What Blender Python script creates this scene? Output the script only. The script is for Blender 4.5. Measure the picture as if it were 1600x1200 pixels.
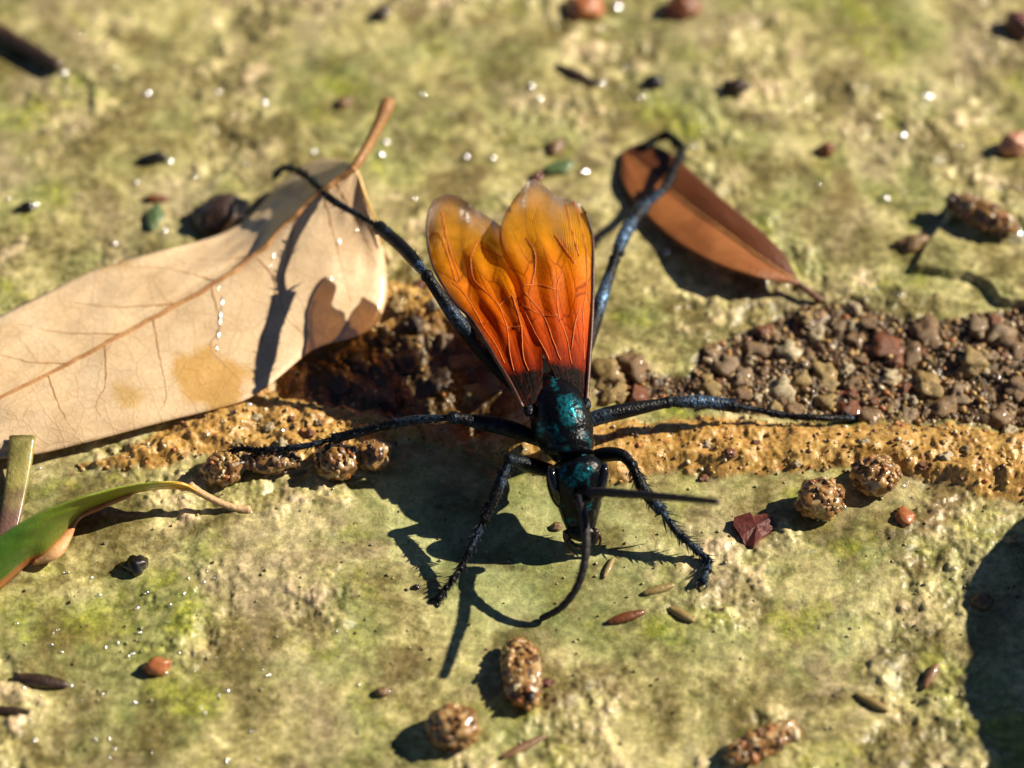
import bpy, bmesh, math, random
import numpy as np
from mathutils import Vector, Matrix, noise as mnoise

# ------------------------------------------------------------------ scene, camera, sky, sun
scene = bpy.context.scene
for o in list(bpy.data.objects):
    bpy.data.objects.remove(o)
scene.unit_settings.system = 'METRIC'
scene.unit_settings.scale_length = 0.01          # one unit is one centimetre: this is a close-up
C = scene.collection
R = math.radians

PITCH = R(50.0)
DIST = 32.0
LENS = 36.0 * DIST / 11.0
cam_d = bpy.data.cameras.new('camera')
cam = bpy.data.objects.new('camera', cam_d)
C.objects.link(cam)
cam.location = (0, -DIST * math.cos(PITCH), DIST * math.sin(PITCH))
cam.rotation_euler = (math.pi / 2 - PITCH, 0, 0)
cam_d.sensor_width = 36
cam_d.lens = LENS
cam_d.clip_start = 1.0
cam_d.clip_end = 5000
cam_d.dof.use_dof = True
cam_d.dof.focus_distance = 30.7
cam_d.dof.aperture_fstop = 0.13
cam_d.dof.aperture_blades = 0
scene.camera = cam

SH = Vector((-1.4, -0.39, -1.0))                 # shadow travel for one unit of height
SUN_EL = math.atan2(1.0, math.hypot(1.4, 0.39))
world = bpy.data.worlds.new('World')
scene.world = world
world.use_nodes = True
wn = world.node_tree.nodes
bg = wn['Background']
sky = wn.new('ShaderNodeTexSky')
sky.sky_type = 'NISHITA'
sky.sun_disc = False
sky.sun_elevation = SUN_EL
sky.sun_rotation = math.atan2(1.4, 0.39)
sky.altitude = 4500.0
sky.air_density = 0.7
sky.dust_density = 0.0
sky.ozone_density = 1.5
world.node_tree.links.new(sky.outputs[0], bg.inputs[0])
bg.inputs[1].default_value = 0.05
sun_d = bpy.data.lights.new('sun', 'SUN')
sun_d.energy = 5.0
sun_d.angle = R(0.53)
sun_d.color = (1.0, 0.90, 0.74)
sun = bpy.data.objects.new('sun', sun_d)
C.objects.link(sun)
sun.rotation_euler = SH.to_track_quat('-Z', 'Y').to_euler()
sun.location = (20, 6, 15)
scene.view_settings.view_transform = 'Standard'
scene.view_settings.look = 'None'
scene.view_settings.exposure = 0.6
scene.cycles.max_bounces = 6
scene.cycles.diffuse_bounces = 3
scene.cycles.glossy_bounces = 3
scene.cycles.transparent_max_bounces = 10
scene.cycles.caustics_reflective = False
scene.cycles.caustics_refractive = False
scene.view_settings.gamma = 1.0

# ------------------------------------------------------------------ measuring: photograph pixel at a height -> place
CAM = np.array(cam.location)
FW = np.array((0, math.cos(PITCH), -math.sin(PITCH)))
UP = np.array((0, math.sin(PITCH), math.cos(PITCH)))
FPX = LENS / 36.0 * 1600


def P(u, v, h=0.0):
    d = FW * FPX + np.array((1.0, 0, 0)) * (u - 800) - UP * (v - 600)
    t = (h - CAM[2]) / d[2]
    return CAM + d * t


def to_px(p):
    q = np.asarray(p) - CAM
    dep = q @ FW
    return 800 + q[..., 0] / dep * FPX, 600 - (q @ UP) / dep * FPX


# ------------------------------------------------------------------ numpy noise
rs = np.random.RandomState(11)
ANG = rs.rand(256, 256) * 2 * np.pi
GX, GY = np.cos(ANG), np.sin(ANG)
JX, JY, JV = rs.rand(256, 256), rs.rand(256, 256), rs.rand(256, 256)


def gnoise(x, y):
    xi = np.floor(x).astype(int); yi = np.floor(y).astype(int)
    xf = x - xi; yf = y - yi
    u = xf * xf * xf * (xf * (xf * 6 - 15) + 10)
    v = yf * yf * yf * (yf * (yf * 6 - 15) + 10)

    def g(ix, iy, dx, dy):
        a = ix & 255; b = iy & 255
        return GX[a, b] * dx + GY[a, b] * dy
    n0 = g(xi, yi, xf, yf) * (1 - u) + g(xi + 1, yi, xf - 1, yf) * u
    n1 = g(xi, yi + 1, xf, yf - 1) * (1 - u) + g(xi + 1, yi + 1, xf - 1, yf - 1) * u
    return (n0 * (1 - v) + n1 * v) * 1.4


def fbm(x, y, oct=4, gain=0.5, off=0.0):
    s = 0; a = 1.0
    for k in range(oct):
        s = s + a * gnoise(x * 2 ** k + off + 17.3 * k, y * 2 ** k - off + 9.1 * k)
        a *= gain
    return s


def worley(x, y, off=0):
    xi = np.floor(x).astype(int); yi = np.floor(y).astype(int)
    f1 = np.full(np.shape(x), 9.0); idv = np.zeros(np.shape(x))
    for i in (-1, 0, 1):
        for j in (-1, 0, 1):
            a = (xi + i + off) & 255; b = (yi + j) & 255
            d = np.hypot(xi + i + JX[a, b] - x, yi + j + JY[a, b] - y)
            m = d < f1
            f1 = np.where(m, d, f1); idv = np.where(m, JV[a, b], idv)
    return f1, idv


def sstep(x, a, b):
    t = np.clip((x - a) / (b - a), 0, 1)
    return t * t * (3 - 2 * t)


def poly_sd(x, y, poly):
    """signed distance, positive inside"""
    pts = np.array(poly)
    d = np.full(np.shape(x), 1e9); ins = np.zeros(np.shape(x), bool)
    n = len(pts)
    for k in range(n):
        ax, ay = pts[k]; bx, by = pts[(k + 1) % n]
        ex, ey = bx - ax, by - ay
        t = np.clip(((x - ax) * ex + (y - ay) * ey) / (ex * ex + ey * ey + 1e-12), 0, 1)
        d = np.minimum(d, np.hypot(x - ax - t * ex, y - ay - t * ey))
        c = ((ay > y) != (by > y)) & (x < ex * (y - ay) / (ey + 1e-12) + ax)
        ins ^= c
    return np.where(ins, d, -d)


def gp(pxs):
    return [tuple(P(u, v, 0)[:2]) for u, v in pxs]


SAND = gp([(120, 735), (240, 690), (330, 640), (420, 595), (470, 545), (560, 470), (620, 440), (690, 455), (740, 520), (780, 600), (850, 650), (920, 652), (1000, 660), (1100, 657),
           (1300, 664), (1400, 668), (1480, 664), (1540, 680), (1620, 672), (1800, 690), (2100, 700), (2100, 850), (1800, 810), (1600, 782), (1520, 772),
           (1450, 752), (1400, 735), (1300, 736), (1150, 742), (1040, 742), (940, 758), (850, 742),
           (790, 722), (700, 695), (640, 690), (560, 712), (450, 728), (330, 712), (230, 735)])
GRAV = gp([(925, 618), (930, 570), (985, 548), (1030, 592), (1080, 585), (1100, 545), (1180, 512), (1250, 480),
           (1330, 472), (1380, 492), (1440, 505), (1480, 498), (1540, 490), (1700, 470), (2100, 480), (2100, 690), (1620, 668), (1540, 672),
           (1480, 660), (1400, 664), (1300, 658), (1150, 645), (1050, 632)])
LEDGE = gp([(1420, 418), (1465, 437), (1505, 438), (1535, 450), (1560, 473), (1600, 488), (1800, 520), (2100, 540), (2100, 300), (1500, 300)])
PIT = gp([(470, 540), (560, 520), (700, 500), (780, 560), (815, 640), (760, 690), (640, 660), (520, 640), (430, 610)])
POOL = gp([(560, 740), (640, 700), (760, 690), (860, 740), (960, 780), (1060, 870), (1000, 960), (900, 1000), (760, 1010), (640, 900), (560, 830)])


def ground_fields(x, y):
    wx = x + 0.07 * fbm(x * 2.2, y * 2.2, 3, off=3.1)
    wy = y + 0.07 * fbm(x * 2.2, y * 2.2, 3, off=8.7)
    sd_s = poly_sd(wx, wy, SAND); sd_g = poly_sd(wx, wy, GRAV)
    sd_l = poly_sd(wx, wy, LEDGE); sd_p = poly_sd(wx, wy, PIT); sd_w = poly_sd(wx, wy, POOL)
    sand = sstep(sd_s, -0.03, 0.03); grav = sstep(sd_g, -0.04, 0.05)
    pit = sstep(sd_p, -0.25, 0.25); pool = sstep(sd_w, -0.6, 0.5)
    crust = sstep(fbm(x * 0.55, y * 0.55, 3, off=21.0) + 0.25 * fbm(x * 3, y * 3, 2, off=5), -0.12, 0.42)
    rough = (1 - pool * 0.85) * (1 - sand * 0.4)
    z = 0.05 * fbm(x * 0.3, y * 0.3, 3, off=1.0) + 0.028 * rough * fbm(x * 1.1, y * 1.1, 3, off=40.0)
    lump = fbm(x * 3.4, y * 3.4, 4, gain=0.55, off=70.0)
    z = z + rough * (0.009 + 0.030 * crust) * lump
    ridg = 1 - np.abs(fbm(x * 1.9, y * 1.9, 3, off=90.0)) * 2
    z = z + rough * crust * 0.022 * np.clip(ridg, -0.6, 1)
    f1, _ = worley(x * 7 + lump * 0.8, y * 7)
    f2, _ = worley(x * 17 + 31, y * 17 + 7, off=57)
    z = z + rough * crust * (0.020 * np.clip(0.75 - f1, 0, 1) + 0.013 * np.clip(0.7 - f2, 0, 1))
    z = z - 0.055 * pool + 0.012 * (1 - crust)
    # cemented sand seam: proud of the slab, rounded shoulder, grainy
    sh = sstep(sd_s, -0.05, 0.22)
    z = z + sh * (0.13 + 0.06 * fbm(x * 1.4, y * 1.4, 3, off=33.0)) * (1 - 0.75 * pit)
    z = z + sand * (0.022 * np.clip(0.75 - f1, 0, 1) + 0.016 * np.clip(0.7 - f2, 0, 1) + 0.018 * lump)
    # gravel bank: sunk a little behind the seam
    z = z + grav * (-0.03 + 0.06 * fbm(x * 2.0, y * 2.0, 3, off=12.0) + 0.04 * np.clip(0.7 - f1, 0, 1))
    z = z - 0.16 * pit + pit * 0.05 * lump
    # ledge of the slab upper right
    z = z + 0.10 * sstep(sd_l, -0.02, 0.07) * (1 - sstep(sd_l, 0.3, 1.5))
    pale = crust * sstep(lump + 0.6 * (0.6 - f1), 0.0, 0.5) * (1 - 0.6 * pool)
    film = (1 - crust) * sstep(-lump, -0.1, 0.5)
    return z, sand, grav, pit, pale, film, pool


def gz(x, y):
    """height of the built sheet"""
    i = int(np.clip(np.searchsorted(ax, x) - 1, 0, nx - 2)); j = int(np.clip(np.searchsorted(ay, y) - 1, 0, ny - 2))
    f = (x - ax[i]) / (ax[i + 1] - ax[i]); g = (y - ay[j]) / (ay[j + 1] - ay[j])
    return float((Z[j, i] * (1 - f) + Z[j, i + 1] * f) * (1 - g) + (Z[j + 1, i] * (1 - f) + Z[j + 1, i + 1] * f) * g)


def PG(u, v, h=0.0):
    z = h
    for _ in range(4):
        p = P(u, v, z)
        z = gz(p[0], p[1]) + h
    return P(u, v, z)


# ------------------------------------------------------------------ node helpers
class NT:
    def __init__(s, name):
        s.m = bpy.data.materials.new(name); s.m.use_nodes = True
        s.t = s.m.node_tree; s.t.nodes.clear()
        s.out = s.t.nodes.new('ShaderNodeOutputMaterial')

    def n(s, typ, ins=None, **kw):
        nd = s.t.nodes.new('ShaderNode' + typ)
        for k, v in kw.items():
            setattr(nd, k, v)
        for k, v in (ins or {}).items():
            s.set(nd.inputs[k], v)
        return nd

    def set(s, sock, v):
        if isinstance(v, bpy.types.NodeSocket):
            s.t.links.new(v, sock)
        elif isinstance(v, bpy.types.Node):
            s.t.links.new(v.outputs[0], sock)
        else:
            if hasattr(sock.default_value, '__len__') and hasattr(v, '__len__') and len(v) == 3 and len(sock.default_value) == 4:
                v = (*v, 1)
            sock.default_value = v

    def noise(s, vec, scale, detail=4, rough=0.55, dist=0.0):
        return s.n('TexNoise', {'Vector': vec, 'Scale': scale, 'Detail': detail, 'Roughness': rough, 'Distortion': dist}).outputs['Fac']

    def vor(s, vec, scale, feature='F1', out='Distance'):
        return s.n('TexVoronoi', {'Vector': vec, 'Scale': scale}, feature=feature).outputs[out]

    def ramp(s, fac, stops, interp='LINEAR'):
        r = s.n('ValToRGB', {'Fac': fac}); r.color_ramp.interpolation = interp
        e = r.color_ramp.elements
        while len(e) < len(stops):
            e.new(0.5)
        for el, (p, c) in zip(e, stops):
            el.position = p
            el.color = (*c, 1) if hasattr(c, '__len__') else (c, c, c, 1)
        return r.outputs[0]

    def mix(s, fac, a, b, blend='MIX'):
        m = s.n('Mix', data_type='RGBA', blend_type=blend)
        s.set(m.inputs[0], fac); s.set(m.inputs[6], a); s.set(m.inputs[7], b)
        return m.outputs[2]

    def math(s, op, a, b=0.5, c=None):
        m = s.n('Math', operation=op)
        s.set(m.inputs[0], a); s.set(m.inputs[1], b)
        if c is not None:
            s.set(m.inputs[2], c)
        return m.outputs[0]

    def bump(s, h, strength=0.5, dist=0.02, normal=None):
        b = s.n('Bump', {'Height': h, 'Strength': strength, 'Distance': dist})
        if normal is not None:
            s.set(b.inputs['Normal'], normal)
        return b.outputs[0]

    def attr(s, name, out='Fac'):
        return s.n('Attribute', attribute_name=name).outputs[out]

    def done(s, shader):
        s.t.links.new(shader if isinstance(shader, bpy.types.NodeSocket) else shader.outputs[0], s.out.inputs[0])
        return s.m


def obj_vec(t):
    return t.n('TexCoord').outputs['Object']


# ------------------------------------------------------------------ materials
def schlick(t, f0=0.02, normal=None):
    """share of light mirrored by a thin sheet, the same from both sides"""
    lw = t.n('LayerWeight', {'Blend': 0.5})
    if normal is not None:
        t.set(lw.inputs['Normal'], normal)
    return t.math('MULTIPLY_ADD', t.math('POWER', lw.outputs['Facing'], 5.0), 1 - f0, f0)


def make_ground_mat():
    t = NT('algae_stone'); v = obj_vec(t)
    n_mid = t.noise(v, 1.15, 6, 0.64, 0.6)
    n_fine = t.noise(v, 7.0, 5, 0.65, 0.2)
    n_grain = t.noise(v, 32.0, 3, 0.7)
    base = t.ramp(n_mid, [(0.36, (0.085, 0.062, 0.018)), (0.45, (0.23, 0.195, 0.062)), (0.52, (0.47, 0.42, 0.15)), (0.61, (0.76, 0.67, 0.31))])
    base2 = t.ramp(n_fine, [(0.35, (0.10, 0.085, 0.030)), (0.5, (0.41, 0.345, 0.145)), (0.65, (0.80, 0.67, 0.36))])
    col = t.mix(0.36, base, base2)
    col = t.mix(t.math('MULTIPLY', t.attr('pool'), t.ramp(t.noise(v, 1.4, 4), [(0.35, 0.4), (0.6, 0.95)])), col, t.ramp(n_mid, [(0.36, (0.20, 0.235, 0.080)), (0.62, (0.53, 0.55, 0.235))]))
    pale = t.math('MULTIPLY', t.attr('pale'), t.ramp(t.noise(v, 3.0, 5, 0.6), [(0.40, 0.15), (0.56, 0.95)]))
    col = t.mix(pale, col, t.ramp(t.noise(v, 1.1, 3), [(0.4, (0.76, 0.64, 0.29)), (0.6, (0.84, 0.62, 0.38))]))
    # grey-green film
    g = t.ramp(t.noise(v, 0.75, 5, 0.6, 0.3), [(0.47, 0.0), (0.62, 0.75)])
    col = t.mix(g, col, t.ramp(n_fine, [(0.3, (0.12, 0.145, 0.042)), (0.7, (0.40, 0.42, 0.14))]))
    dk = t.ramp(t.noise(t.n('Mapping', {'Vector': v, 'Location': (3, 11, 0)}), 1.05, 5, 0.6, 0.4), [(0.51, 0.0), (0.60, 0.8)])
    col = t.mix(dk, col, t.ramp(n_fine, [(0.3, (0.065, 0.052, 0.014)), (0.7, (0.25, 0.195, 0.062))]))
    # fresh yellow-green algae in spots
    a = t.ramp(t.noise(v, 0.8, 6, 0.7, 0.2), [(0.55, 0.0), (0.67, 0.8)])
    col = t.mix(a, col, t.ramp(n_fine, [(0.35, (0.17, 0.21, 0.016)), (0.65, (0.50, 0.50, 0.06))]))
    # pinkish grey worn stone
    pk = t.ramp(t.noise(t.n('Mapping', {'Vector': v, 'Location': (-5, 8, 0)}), 0.6, 6, 0.65, 0.4), [(0.53, 0.0), (0.66, 0.7)])
    col = t.mix(pk, col, t.ramp(n_fine, [(0.3, (0.24, 0.18, 0.095)), (0.7, (0.60, 0.47, 0.29))]))
    # brown silt patches
    b = t.ramp(t.noise(t.n('Mapping', {'Vector': v, 'Location': (7, 3, 0)}), 1.1, 6, 0.65, 0.5), [(0.57, 0.0), (0.70, 0.7)])
    col = t.mix(b, col, (0.22, 0.145, 0.055))
    # sparse rusty and dark specks
    sp = t.ramp(t.vor(v, 5.0), [(0.045, 1.0), (0.085, 0.0)])
    spm = t.math('MULTIPLY', sp, t.ramp(t.vor(v, 5.0, out='Color'), [(0.45, 0.0), (0.55, 0.9)]))
    col = t.mix(spm, col, t.ramp(t.vor(v, 5.0, out='Color'), [(0.5, (0.03, 0.018, 0.008)), (0.8, (0.22, 0.06, 0.015))]))
    col = t.mix(0.4, col, t.ramp(n_grain, [(0.3, 0.45), (0.7, 1.5)]), 'MULTIPLY')
    col = t.mix(0.4, col, t.ramp(t.noise(v, 14.0, 3, 0.65), [(0.36, 0.6), (0.64, 1.35)]), 'MULTIPLY')
    # sand
    vc = t.vor(v, 22.0, out='Color'); vc2 = t.vor(v, 11.0, out='Color')
    sandc = t.ramp(vc, [(0.1, (0.34, 0.18, 0.04)), (0.45, (0.54, 0.32, 0.075)), (0.75, (0.66, 0.45, 0.15)), (0.95, (0.50, 0.18, 0.04))])
    sandc = t.mix(t.ramp(n_mid, [(0.4, 0.0), (0.62, 0.7)]), sandc, (0.54, 0.29, 0.07))
    sandc = t.mix(t.ramp(n_fine, [(0.52, 0.0), (0.64, 0.7)]), sandc, (0.26, 0.125, 0.035))
    sandc = t.mix(0.5, sandc, t.ramp(n_grain, [(0.3, 0.55), (0.7, 1.4)]), 'MULTIPLY')
    col = t.mix(t.attr('sand'), col, sandc)
    gravc = t.ramp(vc2, [(0.2, (0.035, 0.019, 0.008)), (0.6, (0.10, 0.058, 0.024)), (0.9, (0.25, 0.17, 0.085))])
    gravc = t.mix(0.6, gravc, t.ramp(n_fine, [(0.3, 0.5), (0.7, 1.5)]), 'MULTIPLY')
    col = t.mix(t.attr('grav'), col, gravc)
    col = t.mix(t.math('MULTIPLY', t.attr('pit'), 0.85), col, t.ramp(n_fine, [(0.3, (0.018, 0.010, 0.005)), (0.7, (0.085, 0.045, 0.016))]))  # wet brown hollow, with wing and body shade put into its colour
    hgt = t.math('ADD', t.math('MULTIPLY', n_grain, 0.6), t.math('MULTIPLY', t.noise(v, 75.0, 3, 0.6), 0.35))
    nb = t.bump(hgt, 0.5, 0.022)
    rgh = t.ramp(t.noise(v, 2.3, 5, 0.6), [(0.35, 0.22), (0.65, 0.5)])
    p = t.n('BsdfPrincipled', {'Base Color': col, 'Roughness': rgh, 'Normal': nb, 'Specular IOR Level': 0.35,
                               'Coat Weight': t.ramp(t.noise(v, 1.7, 4), [(0.42, 0.0), (0.58, 1.0)]), 'Coat Roughness': 0.10, 'Coat IOR': 1.33,
                               'Coat Normal': nb})
    return t.done(p)


def water_mat(name, rough=0.02, tint=(0.97, 0.985, 0.97), bump=0.0):
    t = NT(name); v = obj_vec(t)
    gl = t.n('BsdfGlossy', {'Color': (1, 1, 1), 'Roughness': rough})
    nb = None
    if bump:
        nb = t.bump(t.noise(v, 1.2, 2), bump, 0.03)
        t.set(gl.inputs['Normal'], nb)
    fr = schlick(t, 0.022, nb)
    tr = t.n('BsdfTransparent', {'Color': tint})
    m = t.n('MixShader'); t.set(m.inputs[0], fr); t.set(m.inputs[1], tr.outputs[0]); t.set(m.inputs[2], gl.outputs[0])
    return t.done(m)


def glint_bead_mat():
    """water beads with their mirror share raised so sun glints show"""
    t = NT('glint_bead')
    fr = schlick(t)
    gl = t.n('BsdfGlossy', {'Color': (1, 1, 1), 'Roughness': 0.13})
    tr = t.n('BsdfTransparent', {'Color': (0.98, 0.98, 0.97)})
    m = t.n('MixShader'); t.set(m.inputs[0], t.math('MAXIMUM', fr, 0.3)); t.set(m.inputs[1], tr.outputs[0]); t.set(m.inputs[2], gl.outputs[0])
    return t.done(m)


def simple_mat(name, c1, c2, scale=6.0, rough=0.45, coat=0.3, bump=0.5, bscale=20, detail=5, coat_rough=0.1):
    t = NT(name); v = obj_vec(t)
    n = t.noise(v, scale, detail, 0.62, 0.3)
    col = t.ramp(n, [(0.33, c1), (0.66, c2)])
    nb = t.bump(t.noise(v, bscale, 5, 0.65), bump, 0.03)
    p = t.n('BsdfPrincipled', {'Base Color': col, 'Roughness': rough, 'Normal': nb, 'Coat Weight': coat, 'Coat Roughness': coat_rough, 'Coat IOR': 1.33})
    return t.done(p)


def attr_mat(name, rough=0.4, coat=0.5, bscale=40, bump=0.4):
    """colour of each grain comes from its own attribute"""
    t = NT(name); v = obj_vec(t)
    col = t.mix(0.5, t.attr('Col', 'Color'), t.ramp(t.noise(v, 30, 4), [(0.3, 0.55), (0.7, 1.4)]), 'MULTIPLY')
    nb = t.bump(t.noise(v, bscale, 4, 0.6), bump, 0.02)
    p = t.n('BsdfPrincipled', {'Base Color': col, 'Roughness': rough, 'Normal': nb, 'Coat Weight': coat, 'Coat Roughness': 0.1, 'Coat IOR': 1.33})
    return t.done(p)


def leaf_mat(name, dead1, dead2, vein, stain=None, rough=0.5, coat=0.25, transl=0.25, edge=None, netscale=9.0, veinamt=0.5, uvgrad=None):
    t = NT(name); v = obj_vec(t)
    n = t.noise(v, 1.6, 6, 0.6, 0.3)
    nf = t.noise(v, 22, 4, 0.7)
    col = t.ramp(n, [(0.35, dead1), (0.65, dead2)])
    if uvgrad:
        uv = t.n('UVMap').outputs[0]
        sx = t.n('SeparateXYZ', {0: uv})
        for axis, stops, colr in uvgrad:
            f = t.math('ADD', sx.outputs[axis], t.math('MULTIPLY_ADD', t.noise(v, 2.5, 5, 0.6), 0.16, -0.08))
            col = t.mix(t.ramp(f, stops), col, colr)
    if stain:
        pos = t.n('NewGeometry').outputs['Position']
        for (cx, cy, r, sc) in stain:
            d = t.n('VectorMath', {0: t.mix(0.3, pos, t.n('TexNoise', {'Vector': pos, 'Scale': 2.5, 'Detail': 5}).outputs['Color'], 'LINEAR_LIGHT'), 1: (cx, cy, 0)}, operation='SUBTRACT')
            d2 = t.n('VectorMath', {0: d.outputs[0], 1: (1, 1.15, 0)}, operation='MULTIPLY')
            ln = t.n('VectorMath', {0: d2.outputs[0]}, operation='LENGTH').outputs['Value']
            col = t.mix(t.ramp(ln, [(max(r - 0.12, 0), 0.85), (r + .02, 0.0)]), col, sc)
    net = t.vor(t.n('Mapping', {'Vector': v, 'Scale': (1, 1, 0.4)}), netscale, feature='DISTANCE_TO_EDGE')
    net = t.ramp(net, [(0.0, 1.0), (0.05, 0.0)])
    net2 = t.ramp(t.vor(t.mix(0.06, v, t.n('TexNoise', {'Vector': v, 'Scale': 3.0, 'Detail': 3}).outputs['Color'], 'LINEAR_LIGHT'), netscale * 0.3, feature='DISTANCE_TO_EDGE'), [(0.0, 0.8), (0.03, 0.0)])
    nn = t.math('MAXIMUM', t.math('MULTIPLY', net, 0.7), net2)
    col = t.mix(t.math('MULTIPLY', nn, veinamt), col, vein)
    col = t.mix(0.5, col, t.ramp(nf, [(0.3, 0.82), (0.7, 1.2)]), 'MULTIPLY')
    nb = t.bump(t.math('ADD', t.math('MULTIPLY', nn, 0.6), t.math('MULTIPLY', nf, 1.0)), 0.35, 0.012)
    p = t.n('BsdfPrincipled', {'Base Color': col, 'Roughness': rough, 'Normal': nb, 'Coat Weight': coat, 'Coat Roughness': 0.15, 'Coat IOR': 1.33})
    tr = t.n('BsdfTranslucent', {'Color': col, 'Normal': nb})
    m = t.n('MixShader'); m.inputs[0].default_value = transl
    t.set(m.inputs[1], p.outputs[0]); t.set(m.inputs[2], tr.outputs[0])
    return t.done(m)


def wasp_mat(name, tint, dark, rough, spots, base=0.0, bscale=45, bump=0.5, coarse=None):
    """black cuticle with highlight sheen painted in as metallic patches; spots are (place, radius)"""
    t = NT(name); pos = t.n('NewGeometry').outputs['Position']; v = obj_vec(t)
    wob = t.mix(0.10, pos, t.n('TexNoise', {'Vector': pos, 'Scale': 7.0, 'Detail': 3}).outputs['Color'], 'LINEAR_LIGHT')
    pm = None
    for (c, r) in spots:
        d = t.n('VectorMath', {0: wob, 1: tuple(c)}, operation='SUBTRACT')
        d = t.n('VectorMath', {0: d.outputs[0], 1: tuple(1.0 / q for q in r)}, operation='MULTIPLY')
        ln = t.n('VectorMath', {0: d.outputs[0]}, operation='LENGTH').outputs['Value']
        f = t.ramp(ln, [(0.15, 1.0), (1.0, 0.0)])
        pm = f if pm is None else t.math('MAXIMUM', pm, f)
    if coarse:
        f = t.ramp(t.noise(v, coarse[0], 2, 0.5), [(coarse[1], 0.0), (coarse[2], coarse[3])])
        pm = f if pm is None else t.math('MAXIMUM', pm, f)
    pm = t.math('MULTIPLY', pm, t.ramp(t.noise(v, 20, 4, 0.65), [(0.42, 0.04), (0.58, 1.0)]))
    col = t.mix(pm, dark, tint)
    nb = t.bump(t.math('ADD', t.noise(v, bscale, 3, 0.6), t.vor(v, bscale * 0.8)), bump, 0.012)
    p = t.n('BsdfPrincipled', {'Base Color': col, 'Metallic': t.math('MULTIPLY', pm, 0.9), 'Roughness': rough, 'Normal': nb, 'Specular IOR Level': 0.2})
    return t.done(p)


def wing_mat():
    t = NT('amber_wing_membrane'); v = obj_vec(t)
    uv = t.n('UVMap').outputs[0]
    sx = t.n('SeparateXYZ', {0: uv}); s_, al = sx.outputs[0], sx.outputs[1]
    jag = t.math('ADD', al, t.math('MULTIPLY_ADD', t.noise(v, 6, 4, 0.6), 0.10, -0.05))
    col = t.ramp(jag, [(0.145, (0.012, 0.009, 0.008)), (0.19, (0.42, 0.035, 0.003)), (0.38, (0.80, 0.115, 0.003)), (0.60, (0.95, 0.25, 0.004)), (0.80, (0.97, 0.40, 0.008)), (1.0, (0.95, 0.46, 0.025))])
    # closed cells of the membrane: pigment lines with a crease along each
    wuv = t.n('Mapping', {'Vector': uv, 'Scale': (5.2, 4.4, 1.0)})
    wuv = t.mix(0.10, wuv, t.n('TexNoise', {'Vector': uv, 'Scale': 6.0, 'Detail': 2}).outputs['Color'], 'LINEAR_LIGHT')
    cell = t.vor(wuv, 1.0, feature='DISTANCE_TO_EDGE')
    line = t.math('MULTIPLY', t.ramp(cell, [(0.0, 1.0), (0.035, 0.0)]), t.ramp(al, [(0.62, 0.75), (0.85, 0.12)]))
    col = t.mix(line, col, (0.22, 0.022, 0.002))
    col = t.mix(0.55, col, t.ramp(t.vor(wuv, 1.0, out='Color'), [(0.1, 0.75), (0.9, 1.2)]), 'MULTIPLY')
    mg = t.attr('margin')
    col = t.mix(mg, col, (0.20, 0.115, 0.085))
    col = t.mix(0.5, col, t.ramp(t.noise(v, 6, 6, 0.65, 0.4), [(0.3, 0.7), (0.7, 1.2)]), 'MULTIPLY')
    # fine corrugation of the outer membrane
    wv = t.math('SINE', t.math('MULTIPLY', s_, 330.0))
    amp = t.ramp(al, [(0.72, 0.05), (0.97, 1.0)])
    nb = t.bump(t.math('MULTIPLY', wv, amp), 1.0, 0.016, t.bump(t.math('ADD', t.math('MULTIPLY', t.noise(v, 26, 4, 0.6), 0.4), t.math('MINIMUM', cell, 0.22)), 0.8, 0.03))
    df = t.n('BsdfDiffuse', {'Color': col, 'Normal': nb})
    tl = t.n('BsdfTranslucent', {'Color': col, 'Normal': nb})
    m1 = t.n('MixShader'); m1.inputs[0].default_value = 0.42
    t.set(m1.inputs[1], df.outputs[0]); t.set(m1.inputs[2], tl.outputs[0])
    tr = t.n('BsdfTransparent', {'Color': t.mix(0.35, col, (1.0, 0.75, 0.4))})
    m2 = t.n('MixShader')
    t.set(m2.inputs[0], t.ramp(jag, [(0.16, 0.01), (0.24, 0.07), (0.6, 0.20), (0.95, 0.27)]))
    t.set(m2.inputs[1], m1.outputs[0]); t.set(m2.inputs[2], tr.outputs[0])
    fr = schlick(t, 0.04, nb)
    gl = t.n('BsdfGlossy', {'Color': (1, 0.97, 0.95), 'Roughness': 0.30, 'Normal': nb})
    m3 = t.n('MixShader'); t.set(m3.inputs[0], t.math('MULTIPLY', fr, t.ramp(al, [(0.86, 0.12), (0.985, 0.8)]))); t.set(m3.inputs[1], m2.outputs[0]); t.set(m3.inputs[2], gl.outputs[0])
    return t.done(m3)


M = {}
M['ground'] = make_ground_mat()
M['water'] = water_mat('shallow_water', 0.015, bump=0.12)
M['bead'] = glint_bead_mat()
M['grain'] = attr_mat('sand_grain')
M['wasp'] = wasp_mat('blue_black_cuticle', (0.012, 0.30, 0.38), (0.0025, 0.003, 0.004), 0.30,  # teal patches painted where the highlights fall on thorax and head
                     [(P(890, 640, 1.05), (.15, .24, .3)), (P(914, 738, .9), (.10, .10, .12)), (P(866, 606, 1.0), (.07, .2, .2)), (P(889, 752, .92), (.09, .12, .15)), (P(885, 775, .8), (.06, .1, .14)), (P(921, 757, .85), (.05, .1, .13)),
                      (P(917, 790, .62), (.06, .1, .06)), (P(857, 698, .85), (.07, .08, .1)), (P(913, 712, .8), (.05, .08, .1)), (P(845, 672, .9), (.05, .08, .1)), (P(880, 735, .9), (.05, .05, .08))],
                     bscale=34, bump=0.45, coarse=(3.5, 0.60, 0.72, 0.35))
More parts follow.
